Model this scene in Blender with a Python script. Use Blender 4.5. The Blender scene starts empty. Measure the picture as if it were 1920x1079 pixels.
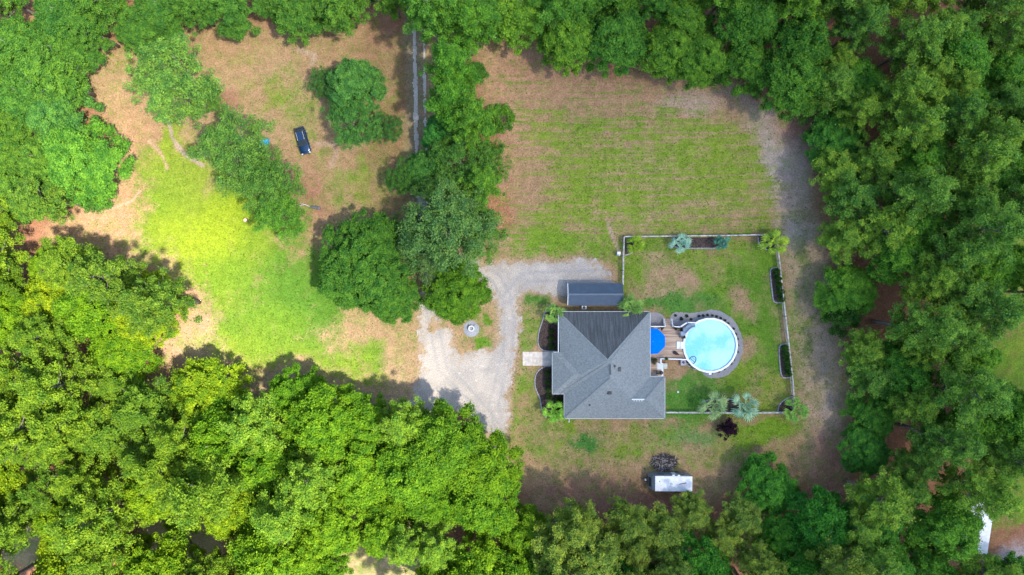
import bpy, math, random
import numpy as np
from mathutils import Vector, Matrix
S = bpy.context.scene
C = S.collection
R = math.radians
# ------------------------------------------------------------------ camera, sky, sun, exposure
H = 116.0; F = 1278.0
cam_d = bpy.data.cameras.new('camera'); cam = bpy.data.objects.new('camera', cam_d); C.objects.link(cam)
cam.location = (0, 0, H); cam_d.sensor_width = 36; cam_d.lens = 36*F/1920; cam_d.clip_end = 8000
S.camera = cam
SUN_EL, SUN_AZ = 60, 116          # azimuth clockwise from +Y
w = bpy.data.worlds.new('World'); S.world = w; w.use_nodes = True
nt = w.node_tree; bg = nt.nodes['Background']
sky = nt.nodes.new('ShaderNodeTexSky'); sky.sky_type = 'NISHITA'; sky.sun_disc = False
sky.sun_elevation = R(SUN_EL); sky.sun_rotation = R(SUN_AZ)
nt.links.new(sky.outputs[0], bg.inputs[0]); bg.inputs[1].default_value = 0.15
sd = bpy.data.lights.new('sun', 'SUN'); sun = bpy.data.objects.new('sun', sd); C.objects.link(sun)
sd.energy = 3.7; sd.angle = R(1.6); sd.color = (1, 0.95, 0.86)
sv = Vector((math.sin(R(SUN_AZ))*math.cos(R(SUN_EL)), math.cos(R(SUN_AZ))*math.cos(R(SUN_EL)), math.sin(R(SUN_EL))))
sun.rotation_euler = sv.to_track_quat('Z', 'Y').to_euler(); sun.location = sv*300
S.view_settings.view_transform = 'Standard'; S.view_settings.look = 'None'
S.view_settings.gamma = 1; S.view_settings.exposure = 1.5
# ------------------------------------------------------------------ helpers
def W(px, py, z=0.0):
    k = (H - z)/F
    return ((px-960)*k, (539.5-py)*k, z)
def W2(px, py, z=0.0): return W(px, py, z)[:2]
def P3(pts, z=0.0): return [W(a, b, z) for a, b in pts]
rnd = random.Random(7)
MATS = {}
def newmat(name):
    m = bpy.data.materials.new(name); m.use_nodes = True; MATS[name] = m
    return m, m.node_tree, m.node_tree.nodes['Principled BSDF']
def N(t, kind, **kw):
    n = t.nodes.new(kind)
    for k, v in kw.items():
        if k.startswith('i_'):
            key = k[2:]; key = int(key) if key.isdigit() else key
            n.inputs[key].default_value = v
        else: setattr(n, k, v)
    return n
def mixc(t, fac, a, b, mode='MIX'):
    n = t.nodes.new('ShaderNodeMix'); n.data_type = 'RGBA'; n.blend_type = mode
    for s, v in ((0, fac), (6, a), (7, b)):
        if isinstance(v, bpy.types.NodeSocket): t.links.new(v, n.inputs[s])
        else: n.inputs[s].default_value = v if s == 0 else (*v[:3], 1)
    return n.outputs[2]
def noise(t, scale, detail=4, rough=0.55, vec=None, dist=0.0):
    n = N(t, 'ShaderNodeTexNoise'); n.inputs['Scale'].default_value = scale
    n.inputs['Detail'].default_value = detail; n.inputs['Roughness'].default_value = rough; n.inputs['Distortion'].default_value = dist
    if vec is not None: t.links.new(vec, n.inputs['Vector'])
    return n.outputs[0]
def coord(t, kind='Object', scale=None):
    n = N(t, 'ShaderNodeTexCoord').outputs[kind]
    if scale:
        m = N(t, 'ShaderNodeMapping'); m.inputs['Scale'].default_value = scale; t.links.new(n, m.inputs[0]); return m.outputs[0]
    return n
def ramp(t, v, lo, hi, a=0.0, b=1.0):
    n = N(t, 'ShaderNodeMapRange'); n.interpolation_type = 'SMOOTHSTEP'
    t.links.new(v, n.inputs[0])
    for i, x in zip((1, 2, 3, 4), (lo, hi, a, b)): n.inputs[i].default_value = x
    return n.outputs[0]
def math_(t, op, a, b):
    n = N(t, 'ShaderNodeMath', operation=op)
    for i, v in ((0, a), (1, b)):
        if isinstance(v, bpy.types.NodeSocket): t.links.new(v, n.inputs[i])
        else: n.inputs[i].default_value = v
    return n.outputs[0]
def bump(t, b, h, strength=0.5, dist=0.05):
    n = N(t, 'ShaderNodeBump'); n.inputs['Strength'].default_value = strength; n.inputs['Distance'].default_value = dist
    t.links.new(h, n.inputs['Height']); t.links.new(n.outputs[0], b.inputs['Normal'])
def simple(name, col, rough=0.6, var=0.25, scale=3.0, metal=0.0, bmp=0.0, scl=None, dark=None, spec=None):
    m, t, b = newmat(name)
    v = coord(t, 'Object', scl)
    n = noise(t, scale, 5, 0.6, v)
    c2 = dark if dark else tuple(c*(1-var) for c in col)
    f = ramp(t, n, 0.35, 0.68)
    t.links.new(mixc(t, f, c2, tuple(min(1, c*(1+var*0.35)) for c in col)), b.inputs['Base Color'])
    b.inputs['Roughness'].default_value = rough; b.inputs['Metallic'].default_value = metal
    if spec is not None: b.inputs['Specular IOR Level'].default_value = spec
    if bmp: bump(t, b, noise(t, scale*4, 4, 0.6, v), bmp, 0.03)
    return m
class MB:
    def __init__(s): s.v = []; s.f = []; s.mi = []
    def add(s, vs, fs, mi=0):
        o = len(s.v); s.v += [tuple(x) for x in vs]; s.f += [tuple(i+o for i in f) for f in fs]; s.mi += [mi]*len(fs); return s
    def box(s, c, d, rz=0.0, mi=0, taper=1.0, rot=None):
        vs = []
        for z, k in ((-.5, 1), (.5, taper)):
            for x, y in ((-.5, -.5), (.5, -.5), (.5, .5), (-.5, .5)):
                p = Vector((x*d[0]*k, y*d[1]*k, z*d[2]))
                p = (rot if rot else Matrix.Rotation(rz, 3, 'Z')) @ p
                vs.append((p.x+c[0], p.y+c[1], p.z+c[2]))
        return s.add(vs, [(3, 2, 1, 0), (4, 5, 6, 7), (0, 1, 5, 4), (1, 2, 6, 5), (2, 3, 7, 6), (3, 0, 4, 7)], mi)
    def bar(s, a, b, wd, ht, mi=0):
        a = Vector(a); b = Vector(b); d = b-a; L = d.length
        if L < 1e-6: return s
        x = d/L; up = Vector((0, 0, 1))
        if abs(x.z) > 0.99: up = Vector((0, 1, 0))
        y = up.cross(x).normalized(); z = x.cross(y)
        m = Matrix((x, y, z)).transposed()
        return s.box((a+b)/2, (L, wd, ht), rot=m, mi=mi)
    def tube(s, pts, rad, n=8, mi=0, caps=True):
        pts = [Vector(p) for p in pts]; rings = []
        if not hasattr(rad, '__len__'): rad = [rad]*len(pts)
        o = len(s.v); vs = []
        for i, p in enumerate(pts):
            d = (pts[min(i+1, len(pts)-1)]-pts[max(i-1, 0)]).normalized()
            u = d.cross(Vector((0, 0, 1)) if abs(d.z) < .95 else Vector((1, 0, 0))).normalized(); v = d.cross(u)
            for k in range(n):
                a = 2*math.pi*k/n; vs.append(p+(u*math.cos(a)+v*math.sin(a))*rad[i])
        fs = []
        for i in range(len(pts)-1):
            for k in range(n):
                a = i*n+k; b = i*n+(k+1) % n; fs.append((a, b, b+n, a+n))
        if caps: fs.append(tuple(range(n))[::-1]); fs.append(tuple(range((len(pts)-1)*n, len(pts)*n)))
        return s.add(vs, fs, mi)
    def prism(s, poly, z0, z1, mi=0):
        a = sum(poly[i][0]*poly[(i+1) % len(poly)][1]-poly[(i+1) % len(poly)][0]*poly[i][1] for i in range(len(poly)))
        if a < 0: poly = poly[::-1]
        n = len(poly)
        vs = [(p[0], p[1], z0) for p in poly]+[(p[0], p[1], z1) for p in poly]
        return s.add(vs, [tuple(range(n))[::-1], tuple(range(n, 2*n))]+[(i, (i+1) % n, (i+1) % n+n, i+n) for i in range(n)], mi)
    def lathe(s, prof, c=(0, 0), n=24, mi=0, cap=True):
        vs = []; fs = []
        for r, z in prof:
            for k in range(n):
                a = 2*math.pi*k/n; vs.append((c[0]+r*math.cos(a), c[1]+r*math.sin(a), z))
        for i in range(len(prof)-1):
            for k in range(n):
                a = i*n+k; b = i*n+(k+1) % n; fs.append((a, b, b+n, a+n))
        if cap: fs.append(tuple(range((len(prof)-1)*n, len(prof)*n)))
        return s.add(vs, fs, mi)
    def build(s, name, mats, parent=None, smooth=False, bevel=0.0, loc=None):
        me = bpy.data.meshes.new(name); me.from_pydata(s.v, [], s.f)
        for m in (mats if isinstance(mats, (list, tuple)) else [mats]): me.materials.append(m)
        me.polygons.foreach_set('material_index', s.mi)
        if smooth: me.polygons.foreach_set('use_smooth', [True]*len(s.f))
        me.update()
        o = bpy.data.objects.new(name, me); C.objects.link(o)
        if parent: o.parent = parent
        if loc: o.location = loc
        if bevel:
            b = o.modifiers.new('bevel', 'BEVEL'); b.width = bevel; b.segments = 2; b.limit_method = 'ANGLE'
        return o
def tag(o, label=None, cat=None, group=None, kind=None):
    if label: o['label'] = label
    if cat: o['category'] = cat
    if group: o['group'] = group
    if kind: o['kind'] = kind
    return o
def empty(name, loc, label, cat, group=None, rz=0.0):
    o = bpy.data.objects.new(name, None); C.objects.link(o); o.location = loc; o.rotation_euler = (0, 0, rz)
    o.empty_display_size = 0.3
    return tag(o, label, cat, group)
def npmesh(name, verts, faces, mat, k=4):
    me = bpy.data.meshes.new(name)
    me.vertices.add(len(verts)); me.vertices.foreach_set('co', np.asarray(verts, dtype=np.float32).ravel())
    nf = len(faces); me.loops.add(nf*k); me.polygons.add(nf)
    me.loops.foreach_set('vertex_index', np.asarray(faces, dtype=np.int32).ravel())
    me.polygons.foreach_set('loop_start', np.arange(0, nf*k, k, dtype=np.int32))
    me.polygons.foreach_set('loop_total', np.full(nf, k, dtype=np.int32))
    me.update(calc_edges=True)
    if mat: me.materials.append(mat)
    return me
# value noise (numpy) -------------------------------------------------
_lat = np.random.RandomState(5).rand(256, 256)
def vnoise(x, y, s):
    x = np.asarray(x)*s+1000.3; y = np.asarray(y)*s+1000.7
    xi = np.floor(x).astype(int); yi = np.floor(y).astype(int); fx = x-xi; fy = y-yi
    fx = fx*fx*(3-2*fx); fy = fy*fy*(3-2*fy)
    g = lambda a, b: _lat[a & 255, b & 255]
    return (g(xi, yi)*(1-fx)+g(xi+1, yi)*fx)*(1-fy)+(g(xi, yi+1)*(1-fx)+g(xi+1, yi+1)*fx)*fy
def fbm(x, y, s, o=4):
    r = 0; a = .5; t = 0
    for i in range(o): r = r+a*vnoise(x+i*17.1, y-i*9.3, s*2**i); t += a; a *= .5
    return r/t
def sdf(poly, X, Y):
    """signed distance (negative inside), vectorised"""
    P = np.asarray(poly, float); n = len(P); d = np.full(X.shape, 1e9); ins = np.zeros(X.shape, bool)
    for i in range(n):
        ax, ay = P[i]; bx, by = P[(i+1) % n]; ex, ey = bx-ax, by-ay
        wx = X-ax; wy = Y-ay
        tt = np.clip((wx*ex+wy*ey)/(ex*ex+ey*ey+1e-9), 0, 1)
        d = np.minimum(d, (wx-ex*tt)**2+(wy-ey*tt)**2)
        if ay != by:
            c = ((ay > Y) != (by > Y)) & (X < (bx-ax)*(Y-ay)/(by-ay)+ax); ins ^= c
    d = np.sqrt(d); return np.where(ins, -d, d)
# ------------------------------------------------------------------ layout, traced on the photograph (1920 x 1079)
CLEAR = [(150,95),(250,72),(330,55),(400,40),(480,38),(560,50),(640,55),(682,35),(690,-60),(722,-60),(735,50),(868,85),
 (868,240),(840,330),(845,470),(850,490),(900,440),(905,380),(930,330),(925,250),(900,180),(895,75),(960,85),(1000,75),(1040,95),(1100,118),(1160,145),(1220,118),(1270,112),(1300,128),
 (1340,148),(1390,156),(1430,180),(1470,207),(1530,200),(1550,180),(1560,195),(1525,240),(1528,300),(1540,380),(1550,440),(1562,500),(1575,560),(1585,640),
 (1595,720),(1602,800),(1600,870),(1600,940),(1550,950),(1530,925),(1500,905),(1450,900),(1410,912),(1340,935),(1290,945),(1200,935),(1160,945),
 (1110,945),(1060,955),(1000,965),(975,925),(940,885),(915,845),(890,800),(850,765),(800,790),(760,770),(745,800),(720,830),(700,790),(650,750),
 (600,735),(560,722),(520,722),(480,740),(440,715),(400,705),(330,735),(265,740),(270,700),(300,655),(330,600),(350,570),(330,540),(290,510),(240,505),
 (190,485),(130,465),(88,450),(85,425),(120,405),(150,388),(205,372),(215,320),(200,280),(195,230),(165,180),(152,130)]
DRIVE = [(786,560),(800,545),(850,505),(838,482),(870,478),(905,497),(960,493),(1010,491),(1060,492),(1100,485),(1128,498),(1146,520),(1152,536),(1150,558),(1100,562),
 (1045,560),(1022,552),(1000,543),(980,548),(972,570),(973,610),(968,650),(960,690),(953,735),(957,780),(948,815),(938,838),(924,835),(905,800),(885,778),(850,765),
 (760,775),(775,735),(788,700),(790,640),(788,600)]
ISLAND = [(905,528),(922,545),(935,580),(936,630),(930,652),(905,660),(880,664),(862,672),(850,658),(846,630),(836,616),(824,618),(812,626),(800,622),(795,612),(808,604),
 (822,606),(830,596),(824,582),(835,560),(870,535)]
# ------------------------------------------------------------------ ground sheet
def ground():
    fx = np.arange(-96, 96.01, 0.36); fy = np.arange(-60, 60.01, 0.36)
    ext = np.array([100, 110, 130, 170, 260, 500, 1200, 3000.])
    gx = np.concatenate([-ext[::-1], fx, ext]); gy = np.concatenate([-ext[::-1]+40, fy, ext-36])
    gy = np.sort(gy)
    X, Y = np.meshgrid(gx, gy)
    k = H/F; PX = X/k+960; PY = 539.5-Y/k
    wx = (fbm(X, Y, .12, 3)-.5)*60+(fbm(X, Y, .6, 3)-.5)*22; wy = (fbm(X+50, Y+31, .12, 3)-.5)*60+(fbm(X+9, Y, .6, 3)-.5)*22
    QX = PX+wx; QY = PY+wy
    def el(cx, cy, rx, ry, f=.75, rot=0):
        a = R(rot); dx = QX-cx; dy = QY-cy
        d = np.sqrt(((dx*math.cos(a)+dy*math.sin(a))/rx)**2+((-dx*math.sin(a)+dy*math.cos(a))/ry)**2)
        t = np.clip((1+f-d)/(2*f), 0, 1); return t*t*(3-2*t)
    def poly(pts, f=25):
        f = f*1.35
        t = np.clip((f-sdf(pts, QX, QY))/(2*f), 0, 1); return t*t*(3-2*t)
    def line(pts, wd):
        d = np.full(X.shape, 1e9); A = PX+wx*.12; B = PY+wy*.12
        for (ax, ay), (bx, by) in zip(pts, pts[1:]):
            ex, ey = bx-ax, by-ay; tt = np.clip(((A-ax)*ex+(B-ay)*ey)/(ex*ex+ey*ey), 0, 1)
            d = np.minimum(d, np.hypot(A-ax-ex*tt, B-ay-ey*tt))
        t = np.clip(1.3-d/wd, 0, 1); return t*t*(3-2*t)
    def c3(c): return np.array(c)[None, None, :]
    dry = np.ones(X.shape+(3,))*c3((.335, .21, .115))
    lush = np.ones(X.shape+(3,))*c3((.13, .235, .022))
    G = np.full(X.shape, .27)+.16*(fbm(X, Y, .1, 3)-.5)
    def mixin(arr, wgt, col):
        arr[:] = arr*(1-wgt[..., None])+c3(col)*wgt[..., None]
    # dry tones
    n1 = fbm(X, Y, .07, 4); mixin(dry, np.clip((n1-.45)*2, 0, .5), (.40, .27, .15))
    mixin(dry, poly([(90,380),(230,290),(250,420),(420,520),(420,620),(300,720),(80,470)], 40)*.6, (.42, .26, .15))
    mixin(dry, poly([(890,230),(950,230),(960,430),(900,470)], 18)*.8, (.36, .16, .085))
    mixin(dry, poly([(940,60),(1300,110),(1400,200),(1350,210),(1000,180),(960,400),(920,200)], 30)*.7, (.37, .21, .135))
    mixin(dry, poly([(1370,160),(1460,190),(1520,250),(1530,380),(1470,400),(1450,330),(1400,270)], 22)*.8, (.42, .32, .26))
    mixin(dry, poly([(1480,380),(1560,400),(1600,700),(1590,900),(1530,900),(1500,700),(1470,430)], 20)*.8, (.43, .31, .21))
    mixin(dry, el(1500,425,28,26)*.6, (.38, .33, .31)); mixin(dry, el(1440,300,22,50)*.6, (.36, .31, .29)); mixin(dry, el(1300,190,50,22)*.5, (.40, .33, .27))
    mixin(dry, el(1555,760,10,90)*.6, (.31, .26, .23))
    # rusty pine straw
    straw = (.27, .115, .065)
    dcl = sdf(CLEAR, PX+wx*.3, PY+wy*.3)
    st = np.clip((dcl+22)/44, 0, 1); st = st*st*(3-2*st)
    mixin(dry, st*.8, straw); G -= st*.22
    for e in ((705,50,32,60),(580,365,38,50),(545,335,30,22),(425,200,30,22),(700,270,20,55),(1110,925,130,28),(1250,945,90,20),(1560,915,45,40),(1500,225,40,38),(1560,860,35,60),(1420,170,26,22),(1150,130,140,16),(750,180,16,120)):
        mixin(dry, el(*e)*.85, (.30, .14, .10))
    mixin(dry, poly([(660,60),(770,60),(770,470),(700,470),(690,300),(720,250)], 25)*.55, (.22, .15, .075))
    # west edge is orange sandy
    mixin(dry, poly([(60,440),(140,400),(220,400),(215,200),(260,150),(300,420),(200,470)], 25)*.45, (.44, .25, .14))
    mixin(dry, poly([(290,640),(400,600),(440,700),(720,740),(760,690),(780,760),(700,800),(420,760)], 25)*.6, (.44, .31, .20))
    # lush cover
    def gr(wgt, v): np.maximum(G, wgt*v, out=G)
    gr(poly([(270,290),(330,250),(380,310),(400,400),(560,440),(610,600),(560,640),(730,640),(720,720),(480,680),(400,660),(380,560),(330,500),(250,470)], 40), .98)
    gr(el(440,430,120,110), 1.0); gr(el(560,560,110,90), 1.0); gr(el(320,270,22,70), .9)
    gr(el(500,650,160,45), .8); gr(el(230,110,30,30), .5); gr(el(530,180,50,50), .62); gr(el(680,340,70,70), .5); gr(el(600,280,60,40), .35); gr(el(560,210,60,60), .5)
    gr(poly([(960,200),(1300,190),(1400,240),(1470,340),(1480,430),(1140,490),(940,490),(940,440),(1000,380)], 40), .62)
    gr(poly([(1120,220),(1380,260),(1450,400),(1150,440),(1000,430)], 40), .72)
    gr(poly([(940,440),(1170,430),(1160,500),(960,495)], 18), .85)
    gr(el(1200,250,120,30), .6); gr(el(1340,290,50,50), .8)
    yard = [(1165,440),(1455,440),(1495,775),(1245,775),(1245,590),(1165,590)]
    gr(poly(yard, 8), .78)
    for e, v in (((1330,540,110,80), .8), ((1290,740,60,45), 1.0), ((1400,690,50,60), .9), ((1250,570,60,25), 1.0), ((1400,480,60,60), .85), ((1410,600,40,110), .9), ((1190,520,14,60), .9),((1310,560,40,14),.95),((1250,470,30,16),.3)): gr(el(*e), v)
    for e in ((1240,500,40,26),(1390,560,22,35),(1280,520,26,18),(1215,545,30,20),(1400,660,16,30),(1270,690,22,14),(1260,690,14,10)): G[:] = G*(1-.65*el(*e))
    gr(poly([(940,790),(1500,780),(1500,830),(1350,880),(1050,880),(960,860),(945,820)], 25), .6)
    gr(poly([(985,545),(1040,560),(1040,640),(975,680),(1010,690),(1050,800),(950,850),(955,700),(975,620)], 12), .55)
    for e, v in (((1510,600,36,280), .52), ((1440,810,70,30), .95), ((1270,810,60,35), .8), ((1095,825,22,14), 1.), ((1075,795,10,16), .9), ((1170,850,60,20), .7), ((900,625,40,16), .6), ((925,600,12,8), 1.), ((905,632,20,9), 1.), ((1020,560,24,16), .9), ((1500,650,15,120), .55), ((1495,500,18,80), .45),((1560,340,30,60),.35)): gr(el(*e), v)
    gr(poly([(1800,380),(2100,380),(2100,1010),(1830,1000),(1790,700)], 15), .7); gr(poly([(1820,-80),(2100,-80),(2100,60),(1880,20)], 12), .6)
    G += .55*(fbm(X+3, Y+11, .33, 4)-.5)*np.clip(G*2-.2, 0, 1)+.3*(fbm(X+23, Y, .9, 3)-.5)*np.clip(G*2, 0, 1)
    G *= 1-.9*np.clip((dcl-5)/25, 0, 1)*np.clip((1790-PX)/30, 0, 1)
    # lush tones
    n2 = fbm(X+40, Y, .09, 4)
    mixin(lush, np.clip((n2-.46)*3, 0, .6), (.20, .25, .03)); mixin(lush, np.clip((.5-fbm(X-9, Y+4, .3, 3))*4, 0, .6), (.09, .19, .02))
    mixin(lush, el(400,440,110,90,.8)*.8, (.30, .37, .02)); mixin(lush, el(500,660,180,50,.6)*.8, (.23, .30, .03)); mixin(lush, el(350,300,60,60,.6)*.7,(.28,.34,.03))
    mixin(lush, el(580,560,110,110,.7)*.95, (.085, .19, .02)); mixin(lush, el(430,520,60,40,.8)*.6, (.13, .24, .02)); mixin(lush, el(330,330,50,60,.8)*.6, (.17, .24, .03)); mixin(lush, el(500,610,60,40,.6)*.5, (.16, .26, .02))
    mixin(lush, el(1200,330,320,130,.6)*.7, (.20, .27, .03)); mixin(lush, el(1040,465,120,26,.5)*.8, (.15, .25, .022))
    mixin(lush, el(1280,735,90,55,.5)*.9, (.08, .21, .03)); mixin(lush, el(1250,570,70,25,.5)*.9, (.085, .21, .035)); mixin(lush, el(1310,560,45,16,.5)*.9, (.085, .2, .03))
    mixin(lush, el(1095,825,24,16,.4), (.06, .18, .03)); mixin(lush, el(920,620,60,30,.4)*.9, (.11, .21, .02)); mixin(lush, el(1010,560,34,20,.5)*.9, (.08, .18, .03))
    mixin(lush, el(1440,810,90,30,.5)*.9, (.15, .25, .02)); mixin(lush, el(1540,560,40,320,.4)*.7, (.15, .17, .05)); mixin(lush, el(1380,250,120,60,.5)*.4, (.2, .28, .03)); mixin(lush, el(1310,820,50,30,.5)*.8, (.13, .22, .07))
    # worn pale tracks
    for pts, wd, col in (([(316,225),(322,258),(345,290),(378,312)], 5, (.36, .29, .21)), ([(280,265),(305,290),(314,318)], 4, (.40, .29, .17)),
                         ([(595,268),(622,270),(630,285),(622,310)], 6, (.36, .25, .16)), ([(200,395),(245,380),(262,360)], 3, (.45, .31, .2)), ([(1160,470),(1140,420)], 3, (.4, .3, .2)),
                         ([(560,95),(590,105),(585,120)], 5, (.40, .29, .2))):
        l = line(pts, wd); mixin(dry, l, col); G *= 1-.9*l
    G = np.maximum(G, .75*np.clip((np.abs(X)-93)/8, 0, 1)); G = np.maximum(G, .75*np.clip((np.abs(Y)-60)/8, 0, 1))
    for h in ([(280,880),(410,870),(440,960),(410,1060),(280,1040)], [(620,965),(790,940),(810,1200),(630,1200)], [(230,800),(340,790),(340,890),(230,910)], [(20,960),(140,940),(150,1040),(30,1060)]): e = poly(h, 12); mixin(dry, e*.85, (.40, .30, .17)); G[:] = np.maximum(G, e*.4)
    dd = np.maximum(sdf(DRIVE, PX, PY), -sdf(ISLAND, PX, PY)); l = np.clip(1-dd/10, 0, 1); mixin(dry, l*.8, (.40, .30, .2)); G *= 1-.6*l
    l = line([(775,-60),(781,250),(785,390),(800,480)], 22); mixin(dry, l*.7, (.22, .2, .13)); G *= 1-.4*l
    e = el(1895,1040,45,18); mixin(dry, e*.8, (.36, .33, .34)); G *= 1-.8*e
    mow = poly([(905,110),(1300,170),(1470,330),(1480,435),(940,490),(900,440)], 20)
    n = len(gx); me = npmesh('ground', np.stack([X.ravel(), Y.ravel(), np.zeros(X.size)], 1),
        [(j*n+i, j*n+i+1, (j+1)*n+i+1, (j+1)*n+i) for j in range(len(gy)-1) for i in range(n-1)], None)
    for nm, arr in (('dry', dry), ('lush', lush), ('cover', np.stack([G, mow, G*0], -1))):
        a = me.color_attributes.new(nm, 'FLOAT_COLOR', 'POINT')
        a.data.foreach_set('color', np.concatenate([np.clip(arr, 0, 1), np.ones(X.shape+(1,))], -1).astype(np.float32).ravel())
    global GR; GR = (gx, gy, dry, lush, G, dcl)
    m, t, b = newmat('ground')
    at = {k: N(t, 'ShaderNodeAttribute', attribute_name=k) for k in ('dry', 'lush', 'cover')}
    sp = N(t, 'ShaderNodeSeparateColor'); t.links.new(at['cover'].outputs['Color'], sp.inputs[0])
    v = coord(t); vs = coord(t, 'Object', (.10, 2.2, 1))
    n_f = noise(t, 2.2, 6, .75, v); n_m = noise(t, .45, 5, .65, v); n_s = noise(t, .8, 4, .6, vs)
    a = math_(t, 'ADD', math_(t, 'MULTIPLY', math_(t, 'SUBTRACT', n_f, .5), 1.1), math_(t, 'MULTIPLY', math_(t, 'SUBTRACT', n_m, .5), 1.3))
    a = math_(t, 'ADD', a, math_(t, 'MULTIPLY', math_(t, 'MULTIPLY', math_(t, 'SUBTRACT', n_s, .5), 2.1), sp.outputs[1]))
    g = ramp(t, math_(t, 'ADD', a, sp.outputs[0]), .12, .92)
    col = mixc(t, g, at['dry'].outputs['Color'], at['lush'].outputs['Color'])
    f1 = noise(t, 3.6, 6, .85, v)
    col = mixc(t, 1.0, col, mixc(t, ramp(t, f1, .3, .7), (.52, .53, .5), (1.36, 1.33, 1.33)), 'MULTIPLY')
    f2 = noise(t, .8, 5, .6, v)
    col = mixc(t, 1.0, col, mixc(t, ramp(t, f2, .3, .7), (.82, .84, .8), (1.15, 1.12, 1.15)), 'MULTIPLY')
    t.links.new(col, b.inputs['Base Color']); b.inputs['Roughness'].default_value = .95; b.inputs['Specular IOR Level'].default_value = .1
    bump(t, b, f1, .8, .12)
    me.materials.append(m)
    o = bpy.data.objects.new('ground', me); C.objects.link(o); tag(o, kind='structure')
ground()
# ------------------------------------------------------------------ gravel sheets with ragged edges
def gravel_mat(name, a, bcol, c, fs=6.0):
    m, t, b = newmat(name); v = coord(t)
    n1 = noise(t, .22, 4, .6, v, .6); n2 = noise(t, 1.1, 5, .7, v, .3); n3 = noise(t, fs, 4, .8, v)
    col = mixc(t, ramp(t, n1, .38, .62), a, bcol); col = mixc(t, ramp(t, n2, .58, .72), col, c)
    if name == 'pale_gravel':
        at = N(t, 'ShaderNodeAttribute', attribute_name='wear'); sp = N(t, 'ShaderNodeSeparateColor'); t.links.new(at.outputs['Color'], sp.inputs[0])
        col = mixc(t, math_(t, 'MULTIPLY', sp.outputs[0], .6), col, (.29, .285, .285))
        e = math_(t, 'MULTIPLY', sp.outputs[1], ramp(t, n2, .42, .62)); col = mixc(t, math_(t, 'MULTIPLY', e, .8), col, (.33, .24, .15))
    col = mixc(t, 1.0, col, mixc(t, ramp(t, n3, .3, .7), (.66, .65, .64), (1.2, 1.2, 1.2)), 'MULTIPLY')
    t.links.new(col, b.inputs['Base Color']); b.inputs['Roughness'].default_value = .95; b.inputs['Specular IOR Level'].default_value = .15
    bump(t, b, n3, .6, .06); return m
M_grav = gravel_mat('pale_gravel', (.38, .34, .295), (.47, .41, .345), (.62, .56, .49))
M_track = gravel_mat('track_gravel', (.48, .44, .38), (.56, .51, .45), (.68, .63, .56))
M_blue = gravel_mat('blue_gravel', (.27, .28, .31), (.32, .33, .35), (.38, .36, .36), 9)
M_grey = gravel_mat('grey_gravel', (.27, .27, .28), (.33, .30, .29), (.38, .35, .33), 9)
LANE = [(948,840),(925,760),(952,660),(955,600),(948,555),(930,522),(880,490),(840,470)]; LANE2 = [(930,800),(880,740),(830,690),(815,620),(805,560)]; LANE3 = [(950,560),(985,520),(1130,515)]
def sheet(name, fn, bbox, mat, z, cell=.16, rag=1.0):
    x0, y1 = W2(bbox[0], bbox[1]); x1, y0 = W2(bbox[2], bbox[3])
    xs = np.arange(x0, x1, cell); ys = np.arange(y0, y1, cell)
    X, Y = np.meshgrid(xs, ys); k = H/F
    n1 = (fbm(X, Y, .9, 4)-.5)*26+(vnoise(X, Y, 4.2)-.5)*9
    D = fn(X/k+960, 539.5-Y/k)+n1*rag
    c = (D[:-1, :-1]+D[1:, 1:])/2 < 0
    jj, ii = np.nonzero(c); n = len(xs)
    f = np.stack([jj*n+ii, jj*n+ii+1, (jj+1)*n+ii+1, (jj+1)*n+ii], 1)
    used, inv = np.unique(f, return_inverse=True); V = np.stack([X.ravel(), Y.ravel(), np.full(X.size, z)], 1)[used]
    me = npmesh(name, V, inv.reshape(f.shape), mat); o = bpy.data.objects.new(name, me); C.objects.link(o)
    if name == 'driveway':
        px = V[:, 0]/k+960; py = 539.5-V[:, 1]/k; lane = np.zeros(len(V))
        for L_ in (LANE, LANE2, LANE3):
            d = np.full(len(V), 1e9)
            for (ax, ay), (bx, by) in zip(L_, L_[1:]):
                ex, ey = bx-ax, by-ay; tt = np.clip(((px-ax)*ex+(py-ay)*ey)/(ex*ex+ey*ey), 0, 1); d = np.minimum(d, np.hypot(px-ax-ex*tt, py-ay-ey*tt))
            lane = np.maximum(lane, np.clip(1.25-np.abs(d-8.5)/3.6, 0, 1)*(.4+.6*vnoise(V[:, 0], V[:, 1], .35)))
        edge = np.clip(1+D.ravel()[used]/14, 0, 1)
        a = me.color_attributes.new('wear', 'FLOAT_COLOR', 'POINT'); a.data.foreach_set('color', np.stack([lane, edge, lane*0, lane*0+1], 1).astype(np.float32).ravel())
    return tag(o, kind='structure')
sheet('driveway', lambda X, Y: np.maximum(sdf(DRIVE, X, Y), -sdf(ISLAND, X, Y)), (745, 465, 1165, 850), M_grav, .03, .16, 1.15)
def track_sdf(X, Y):
    def ln(pts, wd):
        d = np.full(X.shape, 1e9)
        for (ax, ay), (bx, by) in zip(pts, pts[1:]):
            ex, ey = bx-ax, by-ay; tt = np.clip(((X-ax)*ex+(Y-ay)*ey)/(ex*ex+ey*ey), 0, 1); d = np.minimum(d, np.hypot(X-ax-ex*tt, Y-ay-ey*tt))
        return d-wd
    return np.minimum(np.minimum(ln([(776,-60),(777,80),(780,250),(783,330)], 3.3), ln([(794,-60),(795,80),(797,200),(800,330)], 1.9)), ln([(791,330),(797,400),(806,480),(812,540)], 13))
sheet('gravel_track', track_sdf, (755, -40, 850, 560), M_track, .022, .16, .22)
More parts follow.
